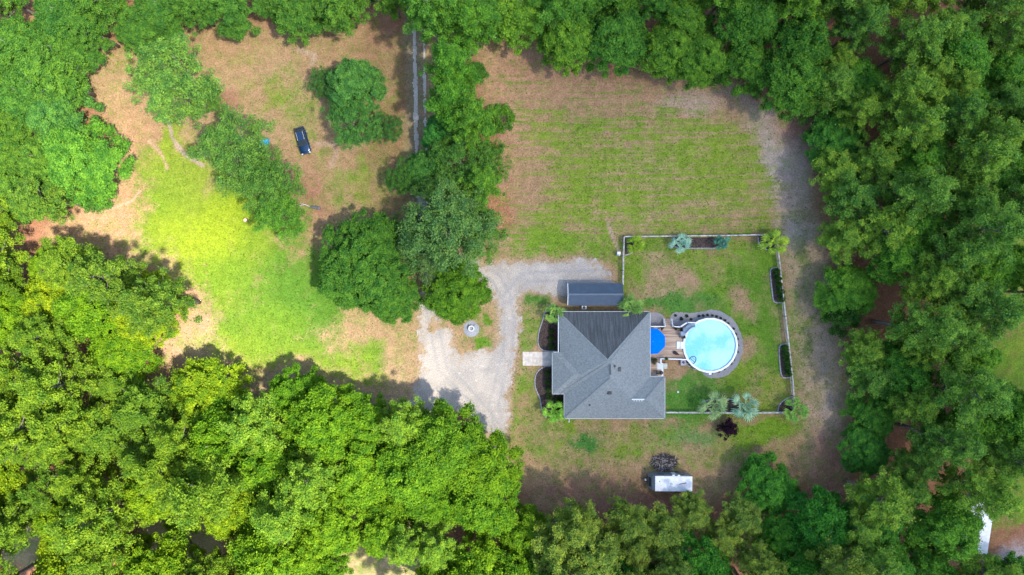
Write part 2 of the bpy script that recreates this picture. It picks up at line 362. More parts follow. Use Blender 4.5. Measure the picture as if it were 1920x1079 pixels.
# ------------------------------------------------------------------ a thin cloud between the sun and all but the lower left
def cloud():
    z0 = 420.; off = sv*(z0/sv.z)
    edge = [(-60,-200),(-60,150),(60,290),(300,330),(520,480),(700,690),(820,900),(960,1150),(1100,1500),(2700,1500),(2700,-700),(-60,-700)]
    st = 9.; xs = np.arange(-150, 260, st); ys = np.arange(-140, 170, st); X, Y = np.meshgrid(xs, ys)
    k = H/F; d = -sdf(edge, X/k+960, 539.5-Y/k)*k+(fbm(X, Y, .02, 4)-.5)*34
    h = np.clip(d/42, 0, 1); h = h*h*(3-2*h)*(1+.5*(fbm(X+7, Y, .03, 3)-.5)); rim = np.minimum.reduce([X-xs[0], xs[-1]-X, Y-ys[0], ys[-1]-Y]); h = h*np.clip(rim/30, 0, 1)
    h = h*(1+1.2*np.clip((X/k-140)/450, 0, 1))
    ok = h > .004; n = len(xs); V = np.concatenate([np.stack([X.ravel()+off.x, Y.ravel()+off.y, (z0-h*12).ravel()], 1), np.stack([X.ravel()+off.x, Y.ravel()+off.y, (z0+h*34).ravel()], 1)])
    c = ok[:-1, :-1] | ok[1:, 1:] | ok[1:, :-1] | ok[:-1, 1:]; o = X.size; f = []
    for j in range(len(ys)-1):
        for i in range(n-1):
            if not c[j, i]: continue
            q = (j*n+i, j*n+i+1, (j+1)*n+i+1, (j+1)*n+i); f.append(q[::-1]); f.append(tuple(a+o for a in q))
            for dj, di, e in ((-1,0,(0,1)),(0,1,(1,2)),(1,0,(2,3)),(0,-1,(3,0))):
                jj, ii = j+dj, i+di
                if jj < 0 or ii < 0 or jj >= len(ys)-1 or ii >= n-1 or not c[jj, ii]: f.append((q[e[0]], q[e[1]], q[e[1]]+o, q[e[0]]+o))
    me = npmesh('cloud', V, f, None); m = bpy.data.materials.new('cloud_vapour'); m.use_nodes = True; t = m.node_tree; t.nodes.clear()
    vo = N(t, 'ShaderNodeVolumePrincipled'); vo.inputs['Color'].default_value = (1, 1, 1, 1); vo.inputs['Density'].default_value = CLOUD; vo.inputs['Anisotropy'].default_value = .5
    ou = N(t, 'ShaderNodeOutputMaterial'); t.links.new(vo.outputs[0], ou.inputs['Volume']); me.materials.append(m)
    o = bpy.data.objects.new('cloud', me); C.objects.link(o); tag(o, kind='structure')
CLOUD = .019
cloud()
# ------------------------------------------------------------------ basic materials
M_shingle, t, b = newmat('roof_shingle'); v = coord(t)
n3 = noise(t, 3.6, 5, .9, v); n1 = noise(t, .5, 4, .6, v); br = N(t, 'ShaderNodeTexBrick'); t.links.new(v, br.inputs[0]); br.inputs['Scale'].default_value = 3.2
br.inputs['Color1'].default_value = (.9, .9, .9, 1); br.inputs['Color2'].default_value = (1.08, 1.08, 1.08, 1); br.inputs['Mortar'].default_value = (.75, .75, .75, 1)
col = mixc(t, ramp(t, n3, .3, .7), (.125, .142, .143), (.28, .305, .298)); col = mixc(t, 1.0, col, br.outputs[0], 'MULTIPLY'); col = mixc(t, ramp(t, n1, .4, .7, 0, .35), col, (.205, .225, .222))
t.links.new(col, b.inputs['Base Color']); b.inputs['Roughness'].default_value = .9; bump(t, b, n3, .5, .03)
M_stain, t, b = newmat('roof_shingle_stained'); v = coord(t); vs = coord(t, 'Object', (3.5, .22, .22))
n3 = noise(t, 7, 4, .8, v); ns = noise(t, 1.1, 5, .7, vs)
col = mixc(t, ramp(t, ns, .35, .72), (.045, .05, .054), (.10, .112, .115)); col = mixc(t, 1.0, col, mixc(t, ramp(t, n3, .3, .7), (.75, .75, .75), (1.25, 1.25, 1.25)), 'MULTIPLY')
t.links.new(col, b.inputs['Base Color']); b.inputs['Roughness'].default_value = .9
M_white = simple('white_vinyl', (.78, .79, .80), .4, .12)
M_trim = simple('white_trim', (.62, .67, .66), .5, .15)
M_fence = simple('weathered_white_wood', (.52, .50, .46), .8, .45, 2.0, bmp=.3)
M_wall = simple('house_siding', (.45, .42, .37), .8, .15)
M_glass = simple('dark_glass', (.03, .04, .05), .08, .2)
M_black = simple('black_plastic', (.02, .02, .022), .5, .2)
M_dmetal = simple('dark_metal', (.06, .065, .07), .45, .3, metal=.4)
M_conc = simple('concrete', (.62, .54, .45), .9, .25, 1.6, bmp=.4)
M_edge = simple('edging_stone', (.36, .35, .36), .9, .45, 5, bmp=.5)
M_mulch = simple('dark_mulch', (.085, .055, .045), .98, .7, 6, bmp=1.0)
M_deck, t, b = newmat('deck_boards'); v = coord(t); wv = N(t, 'ShaderNodeTexNoise'); t.links.new(coord(t, 'Object', (.25, 4.2, 1)), wv.inputs[0]); wv.inputs['Scale'].default_value = 1.0; wv.inputs['Detail'].default_value = 3
t.links.new(mixc(t, ramp(t, wv.outputs[0], .35, .65), (.33, .21, .14), (.56, .41, .29)), b.inputs['Base Color']); b.inputs['Roughness'].default_value = .75
M_blueumb = simple('blue_canvas', (.0, .17, .90), .9, .12, 2.0, spec=.05)
M_slide = simple('grey_blue_plastic', (.20, .28, .36), .35, .3, 3)
M_bark = simple('bark', (.24, .20, .17), .95, .5, 5, bmp=.8)
M_palebark = simple('pale_dead_wood', (.48, .43, .38), .9, .4, 5, bmp=.5)
M_greywood = simple('grey_log', (.15, .15, .16), .9, .5, 4, bmp=.6)
# carport metal
M_cport = simple('slate_blue_metal', (.07, .105, .145), .38, .12, 1.5, metal=.0, spec=.5)
M_rvw = simple('trailer_roof_membrane', (.78, .78, .80), .5, .18, 1.2)
M_rvg = simple('trailer_grey_panel', (.17, .20, .22), .4, .25, 2)
M_carp, t, b = newmat('dark_blue_paint'); b.inputs['Base Color'].default_value = (.004, .012, .045, 1); b.inputs['Roughness'].default_value = .22; b.inputs['Metallic'].default_value = .3; b.inputs['Coat Weight'].default_value = 1
nn = noise(t, 30, 2, .5, coord(t)); t.links.new(mixc(t, nn, (.004, .022, .06), (.007, .042, .11)), b.inputs['Base Color'])
# leaves -------------------------------------------------------------
def leafmat(name, trans=.32, var=.62):
    m, t, b = newmat(name)
    oi = N(t, 'ShaderNodeObjectInfo'); v = coord(t)
    n1 = noise(t, .9, 4, .6, v); n2 = noise(t, 7.0, 2, .6, v)
    c = mixc(t, 1.0, oi.outputs['Color'], mixc(t, ramp(t, n1, .32, .68), (1-var*.8, 1-var*.55, 1-var*.5), (1+var*1.0, 1+var*.55, 1.0)), 'MULTIPLY')
    c = mixc(t, 1.0, c, mixc(t, ramp(t, n2, .3, .7), (.68, .72, .68), (1.3, 1.26, 1.25)), 'MULTIPLY')
    t.links.new(c, b.inputs['Base Color']); b.inputs['Roughness'].default_value = .6; b.inputs['Specular IOR Level'].default_value = .12
    tr = N(t, 'ShaderNodeBsdfTranslucent'); t.links.new(c, tr.inputs[0])
    mx = N(t, 'ShaderNodeMixShader'); mx.inputs[0].default_value = trans
    t.links.new(b.outputs[0], mx.inputs[1]); t.links.new(tr.outputs[0], mx.inputs[2])
    t.links.new(mx.outputs[0], t.nodes['Material Output'].inputs[0]); return m
M_leaf = leafmat('foliage'); M_palm = leafmat('palm_foliage', .25, .25)
# ------------------------------------------------------------------ tree prototypes
def leaves(clumps, per, size, rs, up=.55, aspect=.6):
    cs = np.array([c[:3] for c in clumps]); rr = np.array([c[3] for c in clumps]); fl = np.array([c[4] if len(c) > 4 else .7 for c in clumps])
    idx = np.repeat(np.arange(len(cs)), np.maximum(8, (per*(rr/np.mean(rr))**2).astype(int)))
    n = len(idx); d = rs.normal(size=(n, 3)); d /= np.linalg.norm(d, axis=1)[:, None]
    rad = rs.rand(n)**.45*(1+.25*(rs.rand(n)-.3))*np.where(rs.rand(n) < .16, 1.0+.9*rs.rand(n), 1.0); p = cs[idx]+d*rad[:, None]*rr[idx][:, None]*np.stack([np.ones(n), np.ones(n), fl[idx]], 1)
    nn = rs.normal(size=(n, 3))*.8+d*.6+np.array([0, 0, up]); nn /= np.linalg.norm(nn, axis=1)[:, None]
    a = rs.normal(size=(n, 3)); u = np.cross(nn, a); u /= np.linalg.norm(u, axis=1)[:, None]; v = np.cross(nn, u)
    s = size*(.6+.8*rs.rand(n))[:, None]
    V = np.stack([p-u*s, p-v*s*aspect, p+u*s, p+v*s*aspect], 1).reshape(-1, 3)
    return V, np.arange(4*n).reshape(-1, 4)
def trunk_mesh(name, h, r0, limbs, rs, mat, lean=0):
    mb = MB(); n = 7
    pts = [(lean*(i/n)**2+.12*rs.randn()*(i > 0), .12*rs.randn()*(i > 0), h*i/n) for i in range(n+1)]
    mb.tube(pts, [r0*(1-.86*(i/n)**.9) for i in range(n+1)], 7)
    for (x, y, z, zs, r) in limbs:
        i = min(n-1, int(zs/h*n)); f = zs/h*n-i; a = Vector(pts[i]).lerp(Vector(pts[i+1]), f); b_ = Vector((x, y, z))
        m_ = a.lerp(b_, .5)+Vector((0, 0, -.12*(b_-a).length+.2*rs.randn()))
        mb.tube([a, m_, b_], [r, r*.65, r*.2], 5, caps=False)
    me = bpy.data.meshes.new(name); me.from_pydata(mb.v, [], mb.f); me.materials.append(mat); me.polygons.foreach_set('use_smooth', [True]*len(mb.f)); me.update(); return me
PROTO = {}
def proto(kind, seed, Hh, Rr, maker, per, size, mat=None, **kw):
    rs = np.random.RandomState(seed); clumps, limbs = maker(rs, Hh, Rr)
    V, Fc = leaves(clumps, per, size, rs, **kw)
    PROTO.setdefault(kind, []).append((npmesh('crown', V, Fc, M_leaf), trunk_mesh('trunk', Hh*.9, .05+Hh*.016, limbs, rs, mat or M_bark), Hh, Rr))
def mk_pine(rs, Hh, Rr):
    cl = []; lb = []
    for lv in range(10):
        t = .42+.55*lv/9; L = Rr*(1.05-((t-.55)/.5)**2*1.0) if t > .55 else Rr*(.75+.3*(t-.4)/.15)
        L = max(L, .6); k = 6 if lv < 7 else 4; a0 = rs.rand()*6.28
        for j in range(k):
            if rs.rand() < .14: continue
            a = a0+6.28*j/k+rs.randn()*.25; l = L*(.7+.45*rs.rand()); z = Hh*t+l*.28+rs.randn()*.3
            lb.append((math.cos(a)*l*1.06, math.sin(a)*l*1.06, z+.15, Hh*t*.9, .07))
            for q in np.arange(.36, 1.06, .16):
                off = rs.randn(3)*.35*q
                cl.append((math.cos(a)*l*q+off[0], math.sin(a)*l*q+off[1], Hh*t+l*.28*q+off[2]*.5, .36+.4*rs.rand()*(.6+.5*q), .65))
    for q in range(4): cl.append((rs.randn()*.4, rs.randn()*.4, Hh*(.95+.02*q), .6, .9))
    return cl, lb
def mk_broad(rs, Hh, Rr):
    cl = []; lb = []; k = int(9+Rr*1.3)
    for i in range(k):
        ph = i*2.399+rs.randn()*.3; q = math.sqrt((i+.4)/k); rad = Rr*.74*q; z = Hh*(.80-.34*q*q)+rs.randn()*.5
        lr = Rr*(.30+.14*rs.rand()); x, y = math.cos(ph)*rad, math.sin(ph)*rad
        lb.append((x, y, z, Hh*(.3+.25*rs.rand()), .13))
        for j in range(int(24*(lr/1.7)**1.4)+8):
            d = rs.normal(size=3); d /= np.linalg.norm(d); d[2] = abs(d[2])*1.05-.22
            cl.append((x+d[0]*lr, y+d[1]*lr, z+d[2]*lr*.95, .24+.62*rs.rand()**1.8, .8))
    for i in range(int(10+Rr*3)):
        a = rs.rand()*6.28; q = .8+.25*rs.rand(); cl.append((math.cos(a)*Rr*q, math.sin(a)*Rr*q, Hh*(.30+.25*rs.rand()), .5+.4*rs.rand(), .8))
    return cl, lb
def mk_sparse(rs, Hh, Rr):
    cl = []; lb = []
    for i in range(26):
        a = i*2.399+rs.randn()*.3; q = math.sqrt((i+.5)/26)*(.85+.25*rs.rand()); z = Hh*(.92-.35*q*q)+rs.randn()*.6
        x, y = math.cos(a)*Rr*q, math.sin(a)*Rr*q; lb.append((x, y, z-.2, Hh*(.25+.4*rs.rand()), .10))
        for j in range(9):
            o = rs.randn(3)*[.85, .85, .5]; s = .45+.5*rs.rand()
            cl.append((x*(.72+.3*rs.rand())+o[0], y*(.72+.3*rs.rand())+o[1], z+o[2], .4+.4*rs.rand(), .6))
            if j % 3 == 0: lb.append((x+o[0], y+o[1], z+o[2], Hh*(.35+.3*rs.rand()), .045))
    return cl, lb
def mk_under(rs, Hh, Rr):
    cl = []; lb = []
    for i in range(46):
        a = rs.rand()*6.28; q = math.sqrt(rs.rand()); z = Hh*(.25+.68*(1-q*q)*rs.rand()**.5)+.3
        cl.append((math.cos(a)*Rr*q, math.sin(a)*Rr*q, z, .45+.4*rs.rand(), .8))
        if i % 4 == 0: lb.append((math.cos(a)*Rr*q*.8, math.sin(a)*Rr*q*.8, z, Hh*.25, .04))
    return cl, lb
for s in range(5): proto('pine', 10+s, 19, 3.7, mk_pine, 120, .115, up=.5)
for s in range(5): proto('broad', 30+s, 15, 4.6, mk_broad, 150, .12, up=.6)
for s in range(2): proto('grand', 40+s, 14, 7.6, mk_broad, 130, .125, up=.6)
for s in range(3): proto('sparse', 50+s, 12, 5.2, mk_sparse, 100, .105, up=.4)
for s in range(3): proto('under', 60+s, 6, 2.6, mk_under, 150, .12, up=.5)
TREES = []
NAME = {'pine': 'pine_tree', 'broad': 'broadleaf_tree', 'grand': 'broadleaf_tree', 'sparse': 'thin_crowned_tree', 'under': 'understory_tree'}
def tree(kind, x, y, col, label=None, group=None, sc=1.0, hs=1.0, var=None, trunk_col=None, rz=None, name=None):
    cm, tm, h0, r0 = PROTO[kind][var if var is not None else rnd.randrange(len(PROTO[kind]))]
    e = empty(name or NAME[kind], (x, y, 0), label, 'tree', group, rnd.random()*6.28 if rz is None else rz); e.scale = (sc, sc, sc*hs)
    c = bpy.data.objects.new('crown', cm); C.objects.link(c); c.parent = e; c.color = (min(1, col[0]*1.28), min(1, col[1]*1.30), min(1, col[2]*1.0), 1)
    tk = bpy.data.objects.new('trunk', tm); C.objects.link(tk); tk.parent = e
    TREES.append((x, y, r0*sc, h0*sc*hs, kind, e)); return e
def at_crown(px, py, z): return W2(px, py, z)
# hand placed trees: kind, crown px, py, crown-centre height, scale, height scale, colour, label
g_lone = (.085, .21, .055)
HAND = [
 ('sparse', 330, 150, 9, 1.35, .85, (.115,.24,.06), 'spreading thin-crowned tree with bare grey twigs, upper left of the meadow'),
 ('sparse', 366, 178, 8, .6, .9, (.11,.24,.06), 'smaller leafy tree against the south-east side of the upper left spreading tree'),
 ('sparse', 440, 285, 9, 1.25, .9, (.10,.22,.055), 'large thin-crowned tree left of the parked dark blue car'),
 ('sparse', 500, 335, 9, 1.0, .9, (.09,.21,.05), 'thin-crowned tree below the parked car, shading the blue tarp'),
 ('sparse', 515, 400, 8, .85, .9, (.095,.24,.04), 'lowest of the thin-crowned trees left of the fallen log'),
 ('broad', 655, 150, 10, .95, .8, (.075,.21,.06), 'dense blue-green tree right of the car, under the top edge of the meadow'),
 ('sparse', 652, 222, 9, .85, .85, (.075,.21,.06), 'lower half of the blue-green pair right of the parked car'),
 ('sparse', 600, 145, 6, .5, .8, (.06,.16,.05), 'small dark tree tucked behind the left side of the blue-green tree'),
 ('sparse', 722, 235, 5, .55, .8, (.06,.16,.05), 'small loose tree between the blue-green pair and the gravel track'),
 ('grand', 690, 490, 8, .98, .86, (.06,.165,.03), 'great dense dark green tree at the centre, left of the driveway'),
 ('broad', 640, 530, 7, .85, .75, (.065,.175,.03), 'dark green tree merged into the lower left of the great central tree'),
 ('broad', 735, 560, 7, .85, .75, (.065,.175,.03), 'dark green tree merged into the lower right of the great central tree'),
 ('broad', 857, 545, 6, 1.05, .65, (.08,.19,.02), 'round bright green tree just above the fire pit'),
 ('sparse', 840, 430, 9, 1.35, 1.0, (.095,.20,.075), 'pale feathery tree with grey twigs over the gravel track'),
 ('sparse', 800, 470, 8, .9, 1.0, (.09,.17,.07), 'greyish feathery tree right of the great dark tree'),
 ('sparse', 895, 440, 7, .85, 1.0, (.10,.23,.05), 'light green thin tree at the left edge of the mown field by the driveway'),
 ('pine', 806, 22, 13, 1.12, 1.0, (.075,.20,.035), 'tallest pine in the row beside the gravel track, at the top edge'),
 ('pine', 874, 48, 13, .95, 1.0, (.08,.21,.03), 'pine at the top of the track row, beside the right field'),
 ('pine', 847, 128, 13, 1.02, .95, (.075,.21,.03), 'second pine down the track row'),
 ('pine', 845, 186, 12, 1.0, .9, (.075,.21,.03), 'third pine down the track row, beside the pale gravel strip'),
 ('broad', 822, 240, 10, .68, .85, (.05,.20,.05), 'round blue-green tree halfway down the track row'),
 ('pine', 885, 225, 11, .95, .9, (.085,.21,.03), 'pine reaching right into the field halfway down the track row'),
 ('broad', 795, 315, 9, .72, .8, (.06,.18,.045), 'mid green tree overhanging the lower part of the gravel track'),
 ('sparse', 860, 300, 9, 1.0, .9, (.075,.19,.045), 'loose green tree in the lower middle of the track row'),
 ('sparse', 915, 300, 7, .7, .9, (.085,.20,.04), 'thin tree at the right side of the track row by the orange bare soil'),
 ('sparse', 825, 360, 9, .9, .9, (.085,.19,.05), 'loose green tree just above the pale feathery tree'),
 ('under', 935, 215, 5, .9, 1.0, (.08,.2,.03), 'small light green tree farthest right of the track row'),
 ('sparse', 755, 330, 6, .6, .9, (.06,.17,.04), 'small tree left of the gravel track below the car lawn'),
 ('sparse', 770, 440, 7, .75, .9, (.07,.17,.045), 'small grey-green tree between the great dark tree and the track'),
 ('broad', 150, 300, 11, 1.25, .9, (.085,.22,.035), 'big bright-topped tree at the left edge of the upper meadow'),
 ('broad', 90, 215, 11, 1.0, .95, (.07,.19,.05), 'blue-green tree at the far left, level with the upper left spreading tree'),
 ('pine', 300, 570, 13, 1.15, .95, (.09,.17,.025), 'olive pine whose crown reaches farthest into the left meadow'),
 ('pine', 200, 520, 13, 1.1, .95, (.095,.175,.025), 'olive pine at the meadow edge, left of the farthest reaching pine'),
 ('broad', 600, 800, 11, 1.25, .9, (.095,.205,.013), 'big vivid green tree below the left meadow'),
 ('broad', 830, 830, 10, 1.25, .9, (.085,.19,.015), 'big vivid green tree at the lower tip of the driveway'),
 ('broad', 770, 880, 10, 1.2, .9, (.09,.20,.014), 'vivid green tree left below the driveway tip'),
]
for kind, px, py, zc, sc, hs, col, lab in HAND:
    x, y = at_crown(px, py, zc); tree(kind, x, y, col, lab, None, sc, hs)
# woods: trees thrown outside the clearing
def in_poly(poly, x, y): return float(sdf(poly, np.array([x]), np.array([y]))[0]) < 0
HOLES = [[(300,895),(400,890),(430,960),(400,1040),(300,1020)], [(640,985),(770,960),(790,1110),(650,1110)], [(270,660),(400,655),(400,720),(270,730)], [(255,870),(320,850),(330,880),(270,900)], [(1110,90),(1210,90),(1210,175),(1110,175)], [(250,820),(310,810),(320,850),(260,860)], [(40,985),(120,960),(130,1010),(60,1040)], [(45,405),(170,375),(150,480),(60,475)], [(1190,880),(1335,880),(1335,950),(1190,950)]]
EAST = [(1830,-80),(1835,30),(2100,90),(2100,-80)], [(1765,385),(2100,380),(2100,500),(1800,490)], [(1768,550),(2100,540),(2100,730),(1800,740)], [(1775,845),(2100,825),(2100,1090),(1860,1050),(1775,1000)]
def wood_ok(x, y, marg):
    px, py = x*F/(H-3)+960, 539.5-y*F/(H-3)
    d = float(sdf(CLEAR, np.array([px]), np.array([py]))[0])
    if d < marg*11: return None
    for h in HOLES+list(EAST):
        if in_poly(h, px, py): return None
    return d
rs = np.random.RandomState(21)
placed = [(a[0], a[1], a[2]) for a in TREES]
def zone_colour(px, py):
    """crown colour by where in the wood it stands (different species mixes)"""
    r = rs.rand()
    if px < 480 and py > 400:
        return ('pine', (.082+.045*r, .165+.05*r, .02)) if rs.rand() < .62 else ('broad', (.09+.09*r, .20+.06*r, .012))
    if px < 480 and py > 230: return ('broad', (.08, .18, .03)) if r < .6 else ('pine', (.09, .18, .03))
    if px < 720 and py < 300: return ('broad' if r < .6 else 'pine', (.055+.03*r, .16+.04*r, .035))
    if px < 980 and py > 650: return ('broad', (.07+.05*r, .18+.05*r, .013)) if rs.rand() < .8 else ('pine', (.13, .24, .03))
    if px < 1560 and py > 700: return ('pine', (.12+.05*r, .205+.04*r, .05)) if rs.rand() < .6 else ('broad', (.04+.03*r, .18+.04*r, .03))
    if px > 1500:
        if rs.rand() < .5: return ('pine', (.095+.08*r, .22+.08*r, .05))
        return ('broad', (.06+.07*r, .205+.09*r, .04))
    return ('broad' if rs.rand() < .6 else 'pine', (.065+.06*r, .19+.07*r, .035))
auto = []
def candidates(n, bx, by, marg):
    X = rs.uniform(-bx, bx, n); Y = rs.uniform(-by, by, n); k = F/(H-3); PX = X*k+960; PY = 539.5-Y*k; d = sdf(CLEAR, PX, PY); ok = d > marg*11
    for h in HOLES+list(EAST): ok &= sdf(h, PX, PY) > 0
    return [(float(a), float(b_), float(c)) for a, b_, c in zip(X[ok], Y[ok], d[ok])]
for x, y, dd_ in candidates(9000, 87, 52, .22):
    px, py = x*F/(H-3)+960, 539.5-y*F/(H-3)
    kind, col = zone_colour(px, py); sc = rs.uniform(.78, 1.18)*(1.12 if px < 980 and py > 400 else 1); r = (3.5 if kind == 'pine' else 4.2)*sc; SP = .57 if px < 500 and py > 400 else .59
    if any((x-a)**2+(y-b_)**2 < ((r+c)*SP)**2 for a, b_, c in placed): continue
    hs = rs.uniform(.85, 1.08)
    if dd_ < 60: hs *= .78 if px > 480 or py < 400 else .68
    if 1200 < px < 1460 and 880 < py < 1015: hs *= .7; sc *= .92
    if 1520 < px < 1640 and 230 < py < 900: hs *= .72
    Ht = (19 if kind == 'pine' else 15)*sc*hs
    qx, qy = x*F/(H-Ht*.55)+960, 539.5-y*F/(H-Ht*.55)
    if not (-50 < qx < 1970 and -50 < qy < 1130): continue
    placed.append((x, y, r)); auto.append((kind, x, y, col, sc, hs, Ht))
# low growth along the wood edge
for x, y, d in candidates(2600, 84, 50, .05):
    if d > 30: continue
    if any((x-a)**2+(y-b_)**2 < (2.1+c*.32)**2 for a, b_, c in placed): continue
    px, py = x*F/(H-3)+960, 539.5-y*F/(H-3); k = (.05, .15, .03) if px > 480 or py < 400 else (.09, .2, .02)
    placed.append((x, y, 1.8)); r = rs.rand(); auto.append(('under', x, y, tuple(c*(.8+.5*r) for c in k), rs.uniform(.7, 1.15), 1.0, 6))
_U = 'zero one two three four five six seven eight nine ten eleven twelve thirteen fourteen fifteen sixteen seventeen eighteen nineteen'.split()
_T = '- - twenty thirty forty fifty sixty seventy eighty ninety'.split()
def spell(v):
    v = int(min(99, max(0, round(v))))
    return _U[v] if v < 20 else _T[v//10]+('-'+_U[v % 10] if v % 10 else '')
def words_for(kind, col, sc):
    g = col[1]; tone = ('yellow-green' if col[0]/g > .52 and g > .22 else 'olive green' if col[0]/g > .46 else 'vivid green' if g > .215 else 'mid green' if g > .175 else 'dark green')
    size = 'large' if sc > 1.06 else 'small' if sc < .88 else 'mid-sized'
    return f"{size} {tone} " + {'pine': 'pine', 'broad': 'broadleaf tree', 'under': 'low understory tree'}[kind]
USED = set()
for kind, x, y, col, sc, hs, Ht in auto:
    zc = Ht*.72; qx, qy = x*F/(H-zc)+960, 539.5-y*F/(H-zc)
    wood = ('left wood' if qx < 480 and qy < 960 else 'top wood' if qy < 300 and qx < 1560 else 'right wood' if qx > 1560 else 'bottom wood')
    lab = f"{words_for(kind, col, sc)} in {wood}, crown {spell(qx/19.2)} percent across, {spell(qy/10.79)} down"
    dx_ = 1
    while lab in USED:
        lab = f"{words_for(kind, col, sc)} in {wood}, crown {spell(qx/19.2+(dx_ if qx < 960 else -dx_))} percent across, {spell(qy/10.79)} down"; dx_ += 1
    USED.add(lab)
    tree(kind, x, y, col, lab, 'trees of the '+wood, sc, hs)
print('TREES', len(TREES), 'auto', len(auto))
# ------------------------------------------------------------------ house
EZ = 3.0
def slab(mb, pts, th=.16):
    """roof plane with thickness from 3d points"""
    n = len(pts); c = sum((Vector(p) for p in pts), Vector())/n
    a = sum(((Vector(pts[i])-c).cross(Vector(pts[(i+1) % n])-c) for i in range(n)), Vector())
    if a.z < 0: pts = pts[::-1]
    mb.add(list(pts)+[(p[0], p[1], p[2]-th) for p in pts], [tuple(range(n)), tuple(range(n, 2*n))[::-1]]+[(i, i+n, (i+1) % n+n, (i+1) % n) for i in range(n)])
def house():
    e = lambda x, y: W(x, y, EZ)
    root = empty('house', W(1140, 685, 0), 'single-storey house with a big grey shingle hip roof beside the pool', 'house')
    ox, oy, _ = root.location
    L = lambda p: (p[0]-ox, p[1]-oy, p[2])
    xa, y1 = W2(1047, 585, EZ); xb, _ = W2(1219, 585, EZ); xc, y5 = W2(1058, 785, EZ); xe, y4 = W2(1246.5, 706.5, EZ); xp, y2 = W2(1036, 661, EZ); _, y3 = W2(0, 739, EZ)
    pt = .52; hw = (xb-xa)/2; zr = EZ+pt*hw
    apN = ((xa+xb)/2, y1-hw, zr)
    hs = (xb-xc)/2; zs = EZ+pt*hs; apS = ((xc+xb)/2, y5+hs, zs)
    hp = (y2-y3)/2; zp = EZ+pt*hp; pw = (xp+hp, (y2+y3)/2, zp); pe = (xa+hp, (y2+y3)/2, zp)
    hx = (y4-y5)/2; zx = EZ+pt*hx; ew = (xb-hx, (y4+y5)/2, zx); ee = (xe-hx, (y4+y5)/2, zx)
    # north block SW hip starts at (xa,y3); goes to apex on the ridge
    n2 = (apN[0], y3+hw, zr)      # where the SW hip of the north block would meet
    if n2[1] > apN[1]-.1: n2 = (apN[0]+.6, apN[1], zr)
    vb = (apS[0]-.02, y3+(apS[0]-xc)*1.0, zs)
    vb = (apS[0], min(vb[1], apN[1]-.5), zs)
    J = (lambda x, y: L((x, y, EZ)))
    roof = MB(); slab(roof, [J(xa,y1), L(apN), L(n2), L(pe), J(xa+.25,y2)]); slab(roof, [J(xa+.25,y2), J(xp,y2), L(pw), L(pe)]); slab(roof, [J(xp,y2), J(xp,y3), L(pw)])
    slab(roof, [J(xp,y3), J(xc,y3), L(vb), L(n2), L(pe), L(pw)]); slab(roof, [J(xc,y3), J(xc,y5), L(apS), L(vb)])
    slab(roof, [J(xc,y5), J(xe,y5), L(ee), L(ew), L(apS)]); slab(roof, [J(xb,y1), L(apN), L(n2), L(vb), L(apS), L(ew), J(xb,y4)])
    slab(roof, [J(xb,y4), J(xe,y4), L(ee), L(ew)]); slab(roof, [J(xe,y4), J(xe,y5), L(ee)])
    r = roof.build('roof', M_shingle, root)
    nf = MB(); slab(nf, [J(xa,y1), J(xb,y1), L(apN)]); o = nf.build('roof_face', M_stain, root); o['label'] = 'dark streaked shingle face at the carport end'
    rc = MB()
    for a, b_ in ((apN, (xa,y1,EZ)), (apN, (xb,y1,EZ)), (apS, (xc,y5,EZ)), (n2, (xp+1.2,y3,EZ)), (ee, (xe,y5,EZ)), (ee, (xe,y4,EZ)), (ew, ee), (pw, (xp,y2,EZ))):
        rc.bar(L((a[0],a[1],a[2]+.02)), L((b_[0],b_[1],b_[2]+.02)), .26, .035)
    rc.build('ridge_cap', M_shingle, r)
    rv = MB(); rv.bar(L((apS[0], vb[1]-.2, zs+.05)), L((apS[0], apS[1]+.6, zs+.05)), .22, .08); rv.build('ridge_vent', M_dmetal, r)
    g = MB(); ring = [(xa,y1),(xb,y1),(xb,y4),(xe,y4),(xe,y5),(xc,y5),(xc,y3),(xp,y3),(xp,y2),(xa,y2)]
    for i in range(len(ring)):
        a, b_ = ring[i], ring[(i+1) % len(ring)]; g.bar(L((*a, EZ-.12)), L((*b_, EZ-.12)), .13, .17)
    g.build('gutter', M_trim, root)
    wl = MB(); i_ = .55
    foot = [(xa+i_,y1-i_),(xb-i_,y1-i_),(xb-i_,y4-i_),(xe-i_,y4-i_),(xe-i_,y5+i_),(xc+i_,y5+i_),(xc+i_,y3-.1+i_),(xa+i_+.6,y3-.1+i_)]
    wl.prism([(p[0]-ox, p[1]-oy) for p in foot], 0, EZ-.22); wl.build('wall', M_wall, root)
    def opening(name, x, y, z, wx, wy, hh, mat, frame=True):
        o = MB().box((x-ox, y-oy, z), (wx, wy, hh)).build(name, mat, root)
        if frame:
            f = MB(); t_ = .07
            if wx > wy: [f.box((x-ox, y-oy, z+s_*(hh/2)), (wx+.14, wy+.05, t_)) for s_ in (-1,1)]; [f.box((x-ox+s_*wx/2, y-oy, z), (t_, wy+.05, hh)) for s_ in (-1,1)]
            else: [f.box((x-ox, y-oy, z+s_*(hh/2)), (wx+.05, wy+.14, t_)) for s_ in (-1,1)]; [f.box((x-ox, y-oy+s_*wy/2, z), (wx+.05, t_, hh)) for s_ in (-1,1)]
            f.build('frame', M_white, o)
    for yy in (-1.6, -4.4): opening('window', xa+i_, y1+yy-1, 1.6, .08, 1.3, 1.3, M_glass)
    opening('door', xa+i_+.6, (y2+y3)/2, 1.1, .09, 1.0, 2.1, M_black); opening('window', xc+i_, y5+2.4, 1.6, .08, 1.4, 1.3, M_glass)
    for xx in (4, 9, 14): opening('window', xc+xx, y5+i_, 1.6, 1.4, .08, 1.3, M_glass)
